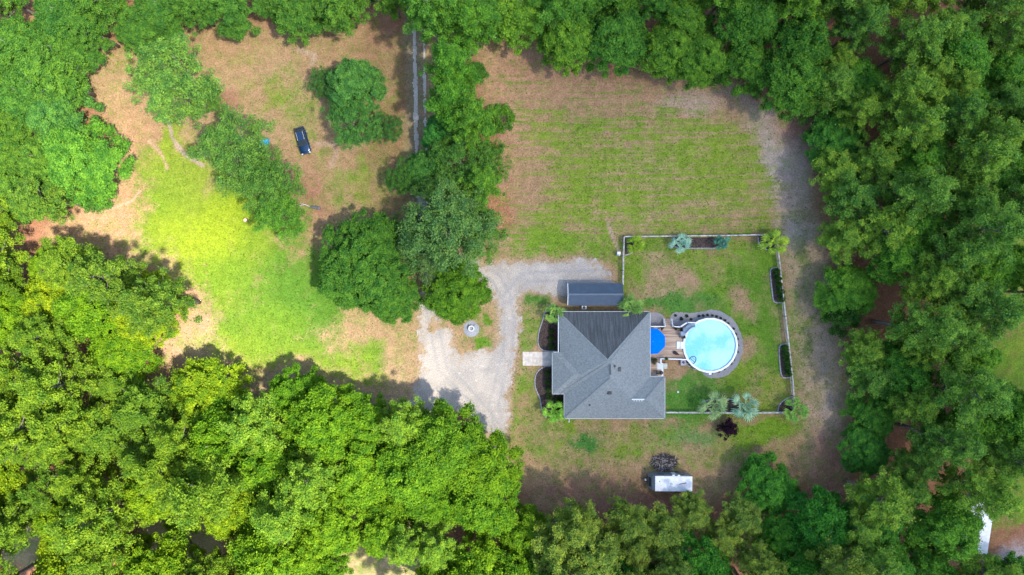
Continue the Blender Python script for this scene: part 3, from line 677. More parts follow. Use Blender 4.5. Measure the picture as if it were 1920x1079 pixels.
    opening('window', xe-i_, y5+3, 1.6, .08, 1.6, 1.3, M_glass); opening('patio_door', xb-i_, y4+5, 1.35, .08, 2.0, 2.1, M_glass)
    for yy in (y2-.5, (y2+y3)/2+1, (y2+y3)/2-1, y3+.5): MB().box((xp+.5-ox, yy-oy, (EZ-.2)/2), (.22, .22, EZ-.25)).build('porch_column', M_white, root, bevel=.02)
    MB().box(((xp+xa)/2+.5-ox, (y2+y3)/2-oy, .08), (1.9, (y2-y3)-.8, .16)).build('porch_floor', M_conc, root)
    def onroof(px, py, z): x, y = W2(px, py, z); return x-ox, y-oy, z
    def pitchz(px, py, side):
        z = 5.
        for k in range(6):
            x, y = W2(px, py, z); z = EZ+pt*((xb-x) if side == 'E' else (y-y5))
        return z
    z = pitchz(1161, 693, 'E'); x, y, z = onroof(1161, 693, z)
    v_ = MB().box((x,y,z+.12), (.62,.7,.34), taper=.75); v_.build('roof_vent', M_dmetal, root, bevel=.05)
    z = pitchz(1153, 687, 'E'); x, y, z = onroof(1153, 687, z); MB().lathe([(.17,z-.1),(.17,z+.35),(.1,z+.36)], (x,y), 10).build('vent_pipe', M_dmetal, root)
    z = pitchz(1143, 737, 'S'); x, y, z = onroof(1143, 737, z); MB().box((x,y,z+.1), (.72,.55,.34), taper=.8).build('roof_vent', M_black, root, bevel=.03)
    z = pitchz(1106, 760, 'S'); x, y, z = onroof(1106, 760, z); MB().lathe([(.13,z-.1),(.13,z+.35),(.06,z+.36)], (x,y), 10).build('vent_pipe', M_dmetal, root)
    rr = MB(); a = L((ew[0]+.1, ew[1], ew[2]+.09)); b_ = L((ee[0]-.3, ee[1], ee[2]+.09)); rr.bar(a, b_, .2, .09); rr.build('ridge_vent', M_trim, r)
    rr = MB()
    for q in range(4):
        x, y, z = L((ew[0]+.5+q*.42, ew[1]-.25, ew[2]-.02)); rr.box((x, y, z), (.2, .12, .1))
    rr.build('snow_guard', M_trim, r)
house()
# ------------------------------------------------------------------ carport
def carport():
    x0, y1 = W2(1065, 532, 2.6); x1, y0 = W2(1167, 572.5, 2.6); cx, cy = (x0+x1)/2, (y0+y1)/2; lx, ly = x1-x0, y1-y0
    root = empty('carport', (cx, cy, 0), 'long slate blue ribbed metal carport along the top side of the house', 'carport')
    for nm, ya, yb, za, zb in (('roof_panel', ly/2, 0, 2.55, 3.15), ('roof_panel', -ly/2, 0, 2.55, 3.15)):
        m = MB(); n = 84
        for i in range(n):
            xa_ = -lx/2+lx*i/n; xm = xa_+lx/n*.55; xb_ = xa_+lx/n
            q = [(xa_,ya,za),(xm,ya,za),(xm,yb,zb),(xa_,yb,zb)]; m.add(q if ya < 0 else q[::-1], [(0,1,2,3)])
            q = [(xm,ya,za),(xm+.02,ya,za+.05),(xm+.02,yb,zb+.05),(xm,yb,zb)]; m.add(q if ya < 0 else q[::-1], [(0,1,2,3)])
            q = [(xm+.02,ya,za+.05),(xb_-.02,ya,za+.05),(xb_-.02,yb,zb+.05),(xm+.02,yb,zb+.05)]; m.add(q if ya < 0 else q[::-1], [(0,1,2,3)])
            q = [(xb_-.02,ya,za+.05),(xb_,ya,za),(xb_,yb,zb),(xb_-.02,yb,zb+.05)]; m.add(q if ya < 0 else q[::-1], [(0,1,2,3)])
        m.build(nm, M_cport, root)
    MB().bar((-lx/2,0,3.2), (lx/2,0,3.2), .28, .05).build('ridge_cap', M_cport, root)
    for s_ in (-1, 1):
        m = MB(); m.add([(-lx/2,s_*ly/2,2.55),(lx/2,s_*ly/2,2.55),(lx/2,s_*(ly/2+.1),1.7),(-lx/2,s_*(ly/2+.1),1.7),(-lx/2,s_*(ly/2+.03),2.55),(lx/2,s_*(ly/2+.03),2.55),(lx/2,s_*(ly/2+.13),1.7),(-lx/2,s_*(ly/2+.13),1.7)],
            [(0,1,2,3),(7,6,5,4),(0,4,5,1),(3,2,6,7),(1,5,6,2),(0,3,7,4)]); m.build('side_panel', M_cport, root)
        MB().bar((-lx/2-.04,s_*ly/2,2.56), (-lx/2-.04,0,3.17), .09, .1).build('gable_trim', M_white, root)
        MB().bar((lx/2+.04,s_*ly/2,2.56), (lx/2+.04,0,3.17), .07, .1).build('gable_trim', M_cport, root)
        for i in range(6): MB().box((-lx/2+.1+(lx-.2)*i/5, s_*(ly/2-.03), 1.27), (.07,.07,2.54)).build('post', M_dmetal, root)
carport()
# ------------------------------------------------------------------ walkway, beds, pool surround
MB().prism(P2 := [W2(*p) for p in ((980,660),(1041,660),(1041,686),(980,686))], 0, .06).build('walkway', M_conc)['kind'] = 'structure'
def smooth_poly(pts, k=3, closed=False):
    for _ in range(k):
        q = []; n = len(pts)
        for i in range(n if closed else n-1):
            a, b_ = pts[i], pts[(i+1) % n]; q += [(a[0]*.75+b_[0]*.25, a[1]*.75+b_[1]*.25), (a[0]*.25+b_[0]*.75, a[1]*.25+b_[1]*.75)]
        pts = q if closed else [pts[0]]+q+[pts[-1]]
    return pts
def bed(edge, back, label, edge_mat=M_edge, sm=2):
    """edge: curved stone border; back: points closing the bed"""
    e2 = [W2(*p) for p in smooth_poly(edge, sm)]; b2 = [W2(*p) for p in back]
    cx = sum(p[0] for p in e2)/len(e2); cy = sum(p[1] for p in e2)/len(e2)
    root = empty('garden_bed', (cx, cy, 0), label, 'garden bed', 'mulched beds')
    MB().prism([(p[0]-cx, p[1]-cy) for p in e2+b2], 0.0, .07).build('mulch', M_mulch, root)
    m = MB(); acc = 0; last = e2[0]
    for a, b_ in zip(e2, e2[1:]):
        d = math.hypot(b_[0]-a[0], b_[1]-a[1]); n = max(1, round(d/.28))
        for i in range(n):
            t0, t1 = i/n, (i+.93)/n
            pa = (a[0]+(b_[0]-a[0])*t0-cx, a[1]+(b_[1]-a[1])*t0-cy, .08); pb = (a[0]+(b_[0]-a[0])*t1-cx, a[1]+(b_[1]-a[1])*t1-cy, .08)
            m.bar(pa, pb, .17+.03*rnd.random(), .16+.03*rnd.random())
    m.build('stone_edging', edge_mat, root); return root
bed([(1036,571),(1028,576),(1021,585),(1018,600),(1010,622),(1008,642),(1012,654),(1022,659),(1047,659)], [(1052,659),(1052,586),(1046,575)], 'curved mulch bed with clipped hedge, between the walkway and the carport end')
bed([(1036,686),(1020,687),(1006,698),(1002,715),(1005,732),(1013,747),(1015,767),(1024,784)], [(1038,784),(1064,778),(1064,738),(1042,738),(1042,686)], 'curved mulch bed below the walkway, with a palm at its lower end')
bed([(1457,502),(1447,503),(1443,509),(1446,535),(1449,564),(1453,568),(1468,568)], [(1469,566),(1459,504)], 'narrow mulch bed on the right fence, level with the top of the pool')
bed([(1474,645),(1464,646),(1460,652),(1462,690),(1465,706),(1470,709),(1482,708)], [(1484,706),(1476,646)], 'narrow mulch bed on the right fence, level with the bottom of the pool')
bed([(1262,446),(1262,466),(1300,466),(1350,466),(1357,460),(1358,446)], [], 'long mulch bed against the top fence', sm=1)
bed([(1421,444),(1421,455),(1428,464),(1438,469)], [(1455,466),(1455,444)], 'quarter-round mulch bed in the top right fence corner')
bed([(1318,773),(1320,752),(1335,749),(1385,749)], [(1390,773)], 'mulch bed on the bottom fence under two silvery palms', sm=1)
bed([(1458,773),(1459,762),(1468,750),(1487,743)], [(1490,773)], 'quarter-round mulch bed in the bottom right fence corner')
bed([(1172,479),(1180,477),(1186,473)], [(1190,460),(1188,447),(1172,447)], 'mulch bed in the top left fence corner', M_palebark, 1)
PC = W(1332, 648, 1.35); PR = 52*(H-1.35)/F
ringp = [(1258,612),(1256,597),(1262,588),(1275,585),(1300,587),(1318,583),(1337,581),(1357,586),(1374,598),(1388,618),(1394,642),(1391,668),(1379,693),(1360,707),(1338,711),(1322,706),(1316,696),(1300,690),(1290,660),(1290,620)]
M_ring = simple('stone_mulch', (.25, .23, .25), .95, .4, 5, bmp=.8)
sheet('gravel_surround', lambda X, Y: sdf(smooth_poly(ringp, 1, True), X, Y), (1245, 570, 1405, 720), M_grey, .028, .11, .14)
sheet('gravel_path', lambda X, Y: sdf([(1215,586),(1238,587),(1244,593),(1246,604),(1244,613),(1215,613)], X, Y), (1210, 580, 1252, 618), M_grey, .028, .11, .1)
FP = W(884, 616, 0)
sheet('gravel_circle', lambda X, Y: np.hypot(X-884, Y-617)-15, (862, 595, 906, 640), M_blue, .034, .1, .12)
# ------------------------------------------------------------------ pool, deck and what stands on them
def pool():
    root = empty('swimming_pool', (PC[0], PC[1], 0), 'round above-ground pool with white rim and pale turquoise water', 'pool')
    n = 22
    MB().lathe([(PR-.16,0),(PR-.14,1.28)], n=n, cap=False).build('wall', M_white, root)
    m = MB(); m.lathe([(PR-.36,1.24),(PR-.36,1.33),(PR-.30,1.36),(PR-.02,1.36),(PR,1.33),(PR,1.24)], n=n, cap=False); m.build('rim', M_white, root)
    for k in range(n):
        a = 2*math.pi*k/n; MB().box(((PR-.08)*math.cos(a), (PR-.08)*math.sin(a), .62), (.14,.1,1.24), rz=a).build('upright', M_trim, root)
    m_, t, b = newmat('pool_water'); v = coord(t)
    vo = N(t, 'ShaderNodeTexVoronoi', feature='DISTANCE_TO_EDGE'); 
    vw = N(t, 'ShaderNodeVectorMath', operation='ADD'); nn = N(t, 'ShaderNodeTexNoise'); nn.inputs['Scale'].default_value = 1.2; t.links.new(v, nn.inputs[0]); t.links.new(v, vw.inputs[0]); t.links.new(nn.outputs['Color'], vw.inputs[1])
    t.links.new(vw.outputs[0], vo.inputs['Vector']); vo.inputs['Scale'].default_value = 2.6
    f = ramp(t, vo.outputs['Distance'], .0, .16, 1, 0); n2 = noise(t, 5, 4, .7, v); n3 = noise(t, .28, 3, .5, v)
    c = mixc(t, ramp(t, n3, .38, .62), (.15, .60, .68), (.38, .76, .78)); c = mixc(t, math_(t, 'MULTIPLY', f, ramp(t, n2, .4, .8, 0, .6)), c, (.70, .88, .90))  # pale web and flecks paint caustic light and ripple glints into the water colour
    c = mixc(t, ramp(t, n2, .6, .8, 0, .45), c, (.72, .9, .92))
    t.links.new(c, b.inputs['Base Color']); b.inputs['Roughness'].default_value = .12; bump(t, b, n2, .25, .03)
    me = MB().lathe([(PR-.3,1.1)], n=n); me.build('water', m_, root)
    s_ = MB(); base = Vector((-(1332-1299)*(H-1)/F, (648-676)*(H-1)/F, 1.13)); A = R(-40)
    def Q(x, y): return (base.x+x*math.cos(A)-y*math.sin(A), base.y+x*math.sin(A)+y*math.cos(A), base.z)
    s_.tube([Q(.55*math.cos(a), .72*math.sin(a)) for a in np.linspace(0, 2*math.pi, 21)], .07, 6, caps=False)
    s_.bar(Q(-.5,0), Q(.5,0), .1, .1)
    for yy in (-.34, .34): s_.bar(Q(-.42,yy), Q(.42,yy), .05, .08)
    s_.build('pool_steps', simple('blue_step_plastic', (.01, .10, .26), .4), root)
    sk = MB(); sk.box((0,-PR-.12,1.02), (.5,.35,.5)); sk.build('skimmer', M_white, root, bevel=.04)
pool()
DZ = 1.12
def deck():
    def D(px, py): x, y = W2(px, py, DZ); return x, y
    x0, yt = D(1216, 612.5); _, yb = D(1216, 672.5); xr, _ = D(1240.5, 672); _, yl = D(1216, 706)
    root = empty('wooden_deck', (x0, yb, 0), 'light brown timber deck between the house and the pool', 'deck')
    o_ = lambda x, y, z=0: (x-x0, y-yb, z)
    # boards run east-west and stop at the pool rim
    m = MB(); y = yt; bw = .145; i = 0
    while y > yl:
        yc = y-bw/2; xe = xr if yc < yb else None
        if xe is None:
            dy = abs(yc-PC[1]); xe = PC[0]-math.sqrt(max(0, (PR+.04)**2-dy**2)) if dy < PR else D(1288, 0)[0]
            xe = min(xe, D(1284, 0)[0])
        m.box(o_((x0+xe)/2, yc, DZ-.02), (xe-x0, bw-.008, .04)); y -= bw; i += 1
    m.build('deck_board', M_deck, root)
    for px, py in ((1222,614),(1250,614),(1276,614),(1222,670),(1250,670),(1275,670),(1238,704),(1222,704)):
        a = D(px, py); MB().box(o_(a[0], a[1], (DZ-.05)/2), (.1,.1,DZ-.05)).build('post', M_fence, root)
    def rail(p, q, name='railing', wd=.16):
        a = Vector((*D(*p), 0)); b_ = Vector((*D(*q), 0)); m = MB(); a -= Vector((x0,yb,0)); b_ -= Vector((x0,yb,0)); L_ = (b_-a).length
        m.bar(a+Vector((0,0,DZ+.95)), b_+Vector((0,0,DZ+.95)), wd, .05); m.bar(a+Vector((0,0,DZ+.12)), b_+Vector((0,0,DZ+.12)), .05, .07)
        n = max(2, int(L_/.13))
        for k in range(1, n): c = a.lerp(b_, k/n); m.box((c.x, c.y, DZ+.53), (.035,.035,.8))
        for c in (a, b_): m.box((c.x, c.y, DZ+.5), (.12,.12,1.05))
        m.build(name, M_white, root)
    rail((1239,672),(1286,673.5)); rail((1237,672),(1237,681)); rail((1219,612),(1243,612)); rail((1262,612),(1273,613)); rail((1273,613),(1286,604.5), wd=.2); rail((1286,604.5),(1304,605))
    st = MB(); nst = 6
    xs0, ys0 = D(1246.5, 612); xs1, _ = D(1258.5, 612)
    for k in range(nst):
        st.box(o_((xs0+xs1)/2, ys0+.12+.2*k, DZ-.09-(DZ/nst)*k), (xs1-xs0, .22, .05))
    st.build('stair', M_deck, root)
    for x in (xs0-.1, xs1+.1):
        m = MB(); m.bar(o_(x, ys0, DZ+.9), o_(x, ys0+1.25, .95), .14, .05); m.bar(o_(x, ys0, DZ-.1), o_(x, ys0+1.25, .05), .05, .2)
        for k in range(5): f = k/4; m.box(o_(x, ys0+1.25*f, DZ*(1-f)+.45), (.06,.06,.9))
        m.build('stair_railing', M_white, root)
    a = D(1237, 687); MB().box(o_(a[0]+.05, a[1], DZ-.03), (.95,1.1,.09)).build('landing', M_trim, root)
    a = W2(1246.5, 687, .6); b_ = MB(); b_.box(o_(a[0], a[1], .55), (.85,.95,.08)); b_.box(o_(a[0]-.3, a[1], .25), (.08,.9,.5)); b_.box(o_(a[0]+.3, a[1], .25), (.08,.9,.5)); b_.build('step_platform', simple('pale_step_board', (.52,.54,.46), .7), root)
deck()
def on(px, py, z): return W(px, py, z)
def umbrella():
    x, y, _ = on(1224, 640.5, 2.6); root = empty('patio_umbrella', (x, y, DZ), 'bright blue octagonal patio umbrella on the deck, half hidden by the roof edge', 'umbrella')
    m = MB(); n = 8; rr = 2.25; zc = 1.62; ze = 1.27
    A = [2*math.pi*(k+.5)/n for k in range(n)]
    vs = [(0,0,zc)]+[(rr*math.cos(a), rr*math.sin(a), ze) for a in A]
    for k in range(n):
        a2 = (A[k]+A[(k+1) % n]+(2*math.pi if k == n-1 else 0))/2; vs.append((rr*.935*math.cos(a2), rr*.935*math.sin(a2), ze+.03))
    fs = []
    for k in range(n): fs += [(0, 1+k, 9+k), (0, 9+k, 1+(k+1) % n)]
    m.add(vs, fs); vb = [(v[0], v[1], v[2]-.02) for v in vs]; m.add(vb, [f[::-1] for f in fs])
    m.build('canopy', M_blueumb, root)
    for k in range(n): MB().bar((0,0,zc-.06), (rr*.97*math.cos(A[k]), rr*.97*math.sin(A[k]), ze-.04), .03, .03).build('rib', M_white, root)
    MB().tube([(0,0,0),(0,0,zc)], .03, 8).build('pole', M_white, root); MB().lathe([(.3,0),(.3,.06),(.06,.1)], n=16).build('base', M_black, root)
umbrella()
def step_pad():
    x, y, _ = on(1275, 647.5, DZ+.1); root = empty('pool_entry_step', (x, y, DZ), 'white pool entry step where the deck meets the pool rim', 'pool step')
    MB().box((0,0,.09), (1.15,1.25,.16)).build('platform', M_white, root, bevel=.03); MB().box((.28,0,.22), (.5,1.15,.1)).build('upper_tread', M_white, root, bevel=.03)
    for s_ in (-1,1): MB().tube([(-.1,s_*.55,.15),(-.1,s_*.55,.8),(.35,s_*.55,.85),(.75,s_*.55,.75)], .022, 6).build('handrail', M_white, root)
step_pad()
def slide():
    x, y, _ = on(1283, 618, 2.0); root = empty('pool_slide', (x, y, 0), 'curved grey-blue pool slide on the deck corner behind white railings', 'slide')
    path = []
    for k in range(15):
        f = k/14; qx = 1282.5+21*f**1.0; qy = 622-13.5*math.sin(min(1, f*1.25)*1.35)+(2.5*max(0, f-.7)); z = 2.35-.95*f; p = on(qx, qy, z); path.append(Vector((p[0]-x, p[1]-y, z)))
    m = MB(); vs = []
    for i, p in enumerate(path):
        d = (path[min(i+1,14)]-path[max(i-1,0)]); d.z = 0; d.normalize(); s_ = Vector((-d.y, d.x, 0))
        for u, h in ((-.42,.26),(-.36,.27),(-.28,.02),(0,-.04),(.28,.02),(.36,.27),(.42,.26),(.34,-.06),(0,-.12),(-.34,-.06)): vs.append(p+s_*u+Vector((0,0,h)))
    k = 10; fs = []
    for i in range(14):
        for j in range(k): fs.append((i*k+j, (i+1)*k+j, (i+1)*k+(j+1) % k, i*k+(j+1) % k))
    m.add(vs, fs); m.build('chute', M_slide, root, smooth=True)
    p = path[0]; MB().box((p.x-.15, p.y-.35, 2.2), (.8,.7,.1)).build('platform', M_slide, root, bevel=.03)
    st = MB()
    for s_ in (-.3,.3): st.bar((p.x-.15+s_, p.y-.65, 2.2), (p.x-.15+s_, p.y-1.05, DZ), .05, .08)
    for q in range(4): st.box((p.x-.15, p.y-1.0+.09*q, DZ+.22+.24*q), (.6,.14,.04))
    st.build('ladder', M_dmetal, root)
    for q in (4, 9): pp = path[q]; MB().tube([(pp.x, pp.y+.1, 0), (pp.x, pp.y, pp.z-.1)], .05, 8).build('leg', M_dmetal, root)
slide()
def chair(px, py, rz, label):
    x, y, _ = on(px, py, DZ+.45); root = empty('folding_chair', (x, y, DZ), label, 'chair', None, rz)
    MB().box((0,0,.44), (.52,.5,.05)).build('seat', M_black, root, bevel=.015); MB().box((0,.27,.75), (.52,.06,.55)).build('backrest', M_black, root, bevel=.015)
    for sx in (-1,1):
        for sy in (-1,1): MB().tube([(sx*.24,sy*.22,0),(sx*.24,sy*.2,.43)], .018, 6).build('leg', M_dmetal, root)
        MB().box((sx*.29,0,.64), (.05,.5,.03)).build('armrest', M_dmetal, root)
chair(1280.5, 632, R(-85), 'black chair on the deck by the pool rim, below the slide')
chair(1234, 699, R(90), 'dark chair at the lower end of the deck by the roof')
def bag():
    x, y, _ = on(1268, 663, DZ+.2); root = empty('duffel_bag', (x, y, DZ), 'dark brown tapered bag lying on the deck above the bottom railing', 'bag', None, R(-25))
    m = MB(); m.tube([(-.55,0,.16),(-.4,0,.2),(-.1,0,.2),(.15,0,.15),(.4,0,.1),(.6,0,.08)], [.12,.27,.28,.2,.1,.06], 12); m.build('body', simple('dark_brown_cloth', (.05,.03,.035), .9), root, smooth=True)
    MB().tube([(-.3,0,.46),(-.15,.12,.52),(.1,.05,.36)], .02, 6).build('strap', M_black, root)
bag()
def grill():
    x, y, _ = on(1239, 699.5, 1.2); root = empty('gas_grill', (x, y, 0), 'white-topped grill cart with a dark lid, at the corner of the stepped-out roof', 'grill')
    f = MB(); f.box((0,0,1.0), (.95,1.3,.08)); [f.box((sx*.42,sy*.58,.5), (.07,.07,1.0)) for sx in (-1,1) for sy in (-1,1)]; f.build('cart', M_white, root, bevel=.01)
    MB().lathe([(.3,1.04),(.33,1.2),(.28,1.35),(.1,1.42)], (.1,0), 16).build('lid', M_dmetal, root, smooth=True); MB().box((.35,0,1.3), (.04,.4,.04)).build('handle', M_trim, root)
grill()
def potted(px, py, z, label, col, r=.45):
    x, y, _ = on(px, py, z+.4); root = empty('potted_plant', (x, y, z), label, 'potted plant', 'potted plants on the deck')
    p = MB().lathe([(.16,0),(.22,.3),(.24,.32),(.2,.3)], n=14); p.build('pot', M_dmetal, root)
    rs_ = np.random.RandomState(int(px)); V, Fc = leaves([(rs_.randn()*r*.4, rs_.randn()*r*.4, .5+.25*rs_.rand(), r*.5) for _ in range(9)], 70, .07, rs_)
    o = bpy.data.objects.new('leaves', npmesh('leaves', V, Fc, M_leaf)); C.objects.link(o); o.parent = root; o.color = (*col, 1)
potted(1228, 675, DZ, 'bushy potted plant on the deck just below the blue umbrella', (.09,.10,.05), .6)
potted(1249, 672.5, DZ+.6, 'small potted plant set on the bottom deck railing', (.08,.13,.04), .3)
potted(1241, 613.5, DZ, 'small potted plant at the head of the deck stair, umbrella side', (.07,.08,.04), .35)
potted(1267, 614.5, DZ, 'brown potted plant at the head of the deck stair, slide side', (.12,.08,.05), .35)
potted(1278, 619.5, DZ, 'dark potted plant at the foot of the pool slide', (.05,.07,.04), .38)
def pump():
    x, y, _ = on(1281, 680, .4); root = empty('pool_pump_box', (x, y, 0), 'pale mauve pool pump box on the ground below the deck railing', 'pump box')
    MB().box((0,0,.3), (.95,1.0,.6)).build('housing', simple('mauve_plastic', (.40,.36,.42), .5), root, bevel=.05); MB().lathe([(.2,.6),(.2,.75),(.08,.78)], n=14).build('filter_cap', M_dmetal, root)
    MB().tube([(.5,0,.3),(.9,.2,.35),(1.1,.5,.5)], .05, 8).build('hose', M_black, root)
pump()
def scrap():
    x, y, _ = on(1295, 685, .2); root = empty('scrap_pile', (x, y, 0), 'jumbled pile of pale boards and dark scraps against the lower left pool wall', 'pile')
    for k in range(16):
        a = rnd.random()*3.14; L_ = .4+.7*rnd.random(); px = rnd.uniform(-.8,.9); py = -px*.55+rnd.uniform(-.35,.3); d = Vector((math.cos(a), math.sin(a), rnd.uniform(-.15,.3)))*L_/2; c = Vector((px, py, .12+.2*rnd.random()))
        MB().bar(c-d, c+d, .12, .03).build('board', [M_palebark, M_black, M_greywood][k % 3], root)
scrap()
# ------------------------------------------------------------------ fences
def fence(pts, label, z=1.25):
    P = [Vector(W(*p, z)) for p in pts]; o = P[0].copy(); o.z = 0; root = empty('rail_fence', o, label, 'fence', 'fences round the pool yard')
    tot = 0
    for a, b_ in zip(P, P[1:]):
        a = a-o; b_ = b_-o; n = max(1, round((b_-a).length/2.4))
        for k in range(n):
            p, q = a.lerp(b_, k/n), a.lerp(b_, (k+1)/n)
            for zz, w_, h_ in ((z, .19, .045), (z-.45, .045, .13), (z-.95, .045, .13)):
                MB().bar((p.x,p.y,zz), (q.x,q.y,zz), w_, h_).build('cap_rail' if zz == z else 'rail', M_fence, root)
            m = MB(); npk = 17; d = (q-p)
            for j in range(npk): c = p+d*((j+.5)/npk); m.box((c.x, c.y, .58), (.02,.02,1.1), rz=math.atan2(d.y, d.x))
            m.build('wire_panel', M_dmetal, root)
            MB().box((p.x, p.y, .66), (.13,.13,1.32), rz=math.atan2(d.y, d.x)).build('post', M_greywood if k % 2 else M_fence, root)
        if b_ is not None and b_ == (P[-1]-o): MB().box((b_.x, b_.y, .66), (.13,.13,1.32)).build('post', M_fence, root)
fence([(1171,444),(1262,443),(1360,442),(1455,440)], 'pale rail fence along the top of the pool yard')
fence([(1170.5,445),(1169.5,480),(1168.5,534)], 'pale rail fence running down to the carport')
fence([(1456,441),(1462,490),(1470,565),(1480,650),(1487,715),(1491,772)], 'slanting rail fence on the wood side of the pool yard')
fence([(1249,774),(1320,774.5),(1400,775),(1490,774)], 'pale rail fence running from the house corner under the silvery palms')
# ------------------------------------------------------------------ palms and shrubs
def frond_mesh(nf, rl, rs_, droop=.35, wid=.42, stiff=1.0):
    vs = []; fs = []
    for i in range(nf):
        a = i*2.399+rs_.randn()*.15; el = R(78)-R(95)*(i/nf)*stiff+rs_.randn()*.08; L_ = rl*(.8+.3*rs_.rand())
        d = Vector((math.cos(a)*math.cos(el), math.sin(a)*math.cos(el), math.sin(el))); side = Vector((-math.sin(a), math.cos(a), 0)); up = side.cross(d)*-1
        stem = L_*.38; p0 = Vector((0,0,0)); p1 = d*stem
        q = len(vs); vs += [p0-side*.025, p0+side*.025, p1+side*.02, p1-side*.02]; fs.append((q,q+1,q+2,q+3))
        nl = 7
        for j in range(nl):
            b_ = (j/(nl-1)-.5)*2*R(36); l = L_*(.66-.2*abs(b_)); dd = (d*math.cos(b_)+side*math.sin(b_)).normalized()
            ww = side*math.cos(b_)-d*math.sin(b_); ww = ww*l*.075
            m_ = p1+dd*l*.55-Vector((0,0,l*.06)); e_ = p1+dd*l-Vector((0,0,droop*l*(.6+.6*rs_.rand())))
            q = len(vs); vs += [p1, m_-ww, m_+ww, e_]; fs.append((q,q+1,q+3,q+2))
    return vs, fs
PALMM = []
for k in range(4):
    rs_ = np.random.RandomState(80+k); vs, fs = frond_mesh(17, 1.05, rs_, .22 if k < 2 else .4)
    me = bpy.data.meshes.new('fronds'); me.from_pydata(vs, [], fs); me.materials.append(M_palm); me.update(); PALMM.append(me)
def palm(px, py, rad, th, col, label, k=0):
    z = th+.3; x, y, _ = on(px, py, z); root = empty('fan_palm', (x, y, 0), label, 'palm tree', 'palms around the house and yard', rnd.random()*6)
    m = MB(); m.tube([(0,0,0),(.03,0,th*.5),(0,0,th)], [.17,.14,.16], 9)
    for q in range(14): a = q*2.4; zz = th*(.2+.8*q/14); m.box((.15*math.cos(a), .15*math.sin(a), zz), (.12,.05,.12), rz=a)
    m.build('trunk', M_bark, root)
    o = bpy.data.objects.new('fronds', PALMM[k]); C.objects.link(o); o.parent = root; o.location = (0,0,th); r = 1.17*rad*(H-z)/F; o.scale = (r, r, r*.85); o.color = (*[min(1, c*1.25) for c in col], 1)
yg = (.22,.33,.06); gg = (.16,.28,.07); sg = (.22,.34,.24)
palm(1041, 588, 19, 2.6, (.19,.33,.07), 'green fan palm at the carport-end corner of the house front', 0)
palm(1185, 576, 27, 3.0, (.19,.32,.07), 'largest green fan palm, overlapping the top edge of the house roof', 1)
palm(1039, 771, 23, 2.4, (.17,.36,.04), 'green fan palm at the lower left corner of the house', 2)
palm(1192, 459, 17, 1.6, (.22,.34,.03), 'yellow-green palm in the top left fence corner', 0)
palm(1276, 456, 19, 1.6, (.25,.42,.32), 'pale silver-blue palm on the top fence', 3)
palm(1353, 455, 16, 1.5, (.07,.22,.15), 'dark teal palm at the right end of the long top bed', 1)
palm(1456, 457, 25, 2.2, (.25,.38,.04), 'yellow-green palm in the top right fence corner', 2)
palm(1337, 761, 26, 2.8, (.21,.31,.13), 'sage green palm on the bottom fence, nearer the house', 3)
palm(1398, 760, 27, 2.8, (.23,.37,.24), 'silvery blue-green palm on the bottom fence', 2)
palm(1494, 770, 23, 2.2, (.19,.36,.07), 'bright green palm in the bottom right fence corner', 0)
SHR = []
for s_ in range(3):
    rs_ = np.random.RandomState(90+s_); cl = []
    for q in range(34):
        d = rs_.normal(size=3); d /= np.linalg.norm(d); cl.append((d[0]*.62, d[1]*.62, .55+.42*d[2], .26, .9))
    V, Fc = leaves(cl, 60, .06, rs_); SHR.append(npmesh('leaves', V, Fc, M_leaf))
def shrub(px, py, r, h, col, label, cat='shrub', grp=None, name='round_shrub'):
    x, y, _ = on(px, py, h*.6); root = empty(name, (x, y, 0), label, cat, grp, rnd.random()*6)
    o = bpy.data.objects.new('leaves', SHR[rnd.randrange(3)]); C.objects.link(o); o.parent = root; rr = r*(H-h)/F; o.scale = (rr, rr, h); o.color = (*col, 1)
    MB().tube([(0,0,0),(0,0,h*.5)], .03, 6).build('stem', M_bark, root)
dk = (.05,.115,.025)
for i, (x, y, r, lb) in enumerate(((1034,622,7,'topmost'),(1034,636,8,'middle'),(1034,650,8,'lowest'))): shrub(x, y, r, .9, dk, f'{lb} clipped hedge bush in the bed above the walkway', grp='hedge bushes by the house front')
for i, (x, y, r, lb) in enumerate(((1027,700,8,'topmost'),(1028,716,8,'second'),(1028,731,8,'third'),(1030,744,8,'lowest'),)): shrub(x, y, r, .9, (.06,.13,.03), f'{lb} clipped hedge bush in the bed below the walkway', grp='hedge bushes by the house front')
shrub(1047, 752, 9, 1.2, (.04,.11,.02), 'dark bush in the notch between the house wall and the lower left palm'); shrub(1048, 768, 7, 1.0, (.04,.11,.02), 'dark small bush right of the lower left palm')
od = ('topmost', 'second', 'third', 'fourth', 'lowest')
for i in range(5):
    shrub(1457+i*2.4, 510+i*12.6, 8.2, 1.7, (.055,.16,.025), f'{od[i]} upright shrub in the upper bed on the right fence', grp='shrubs in the fence beds')
    shrub(1472.5+i*1.9, 654+i*11.5, 8.2, 1.5, (.06,.17,.03), f'{od[i]} shrub in the lower bed on the right fence', grp='shrubs in the fence beds')
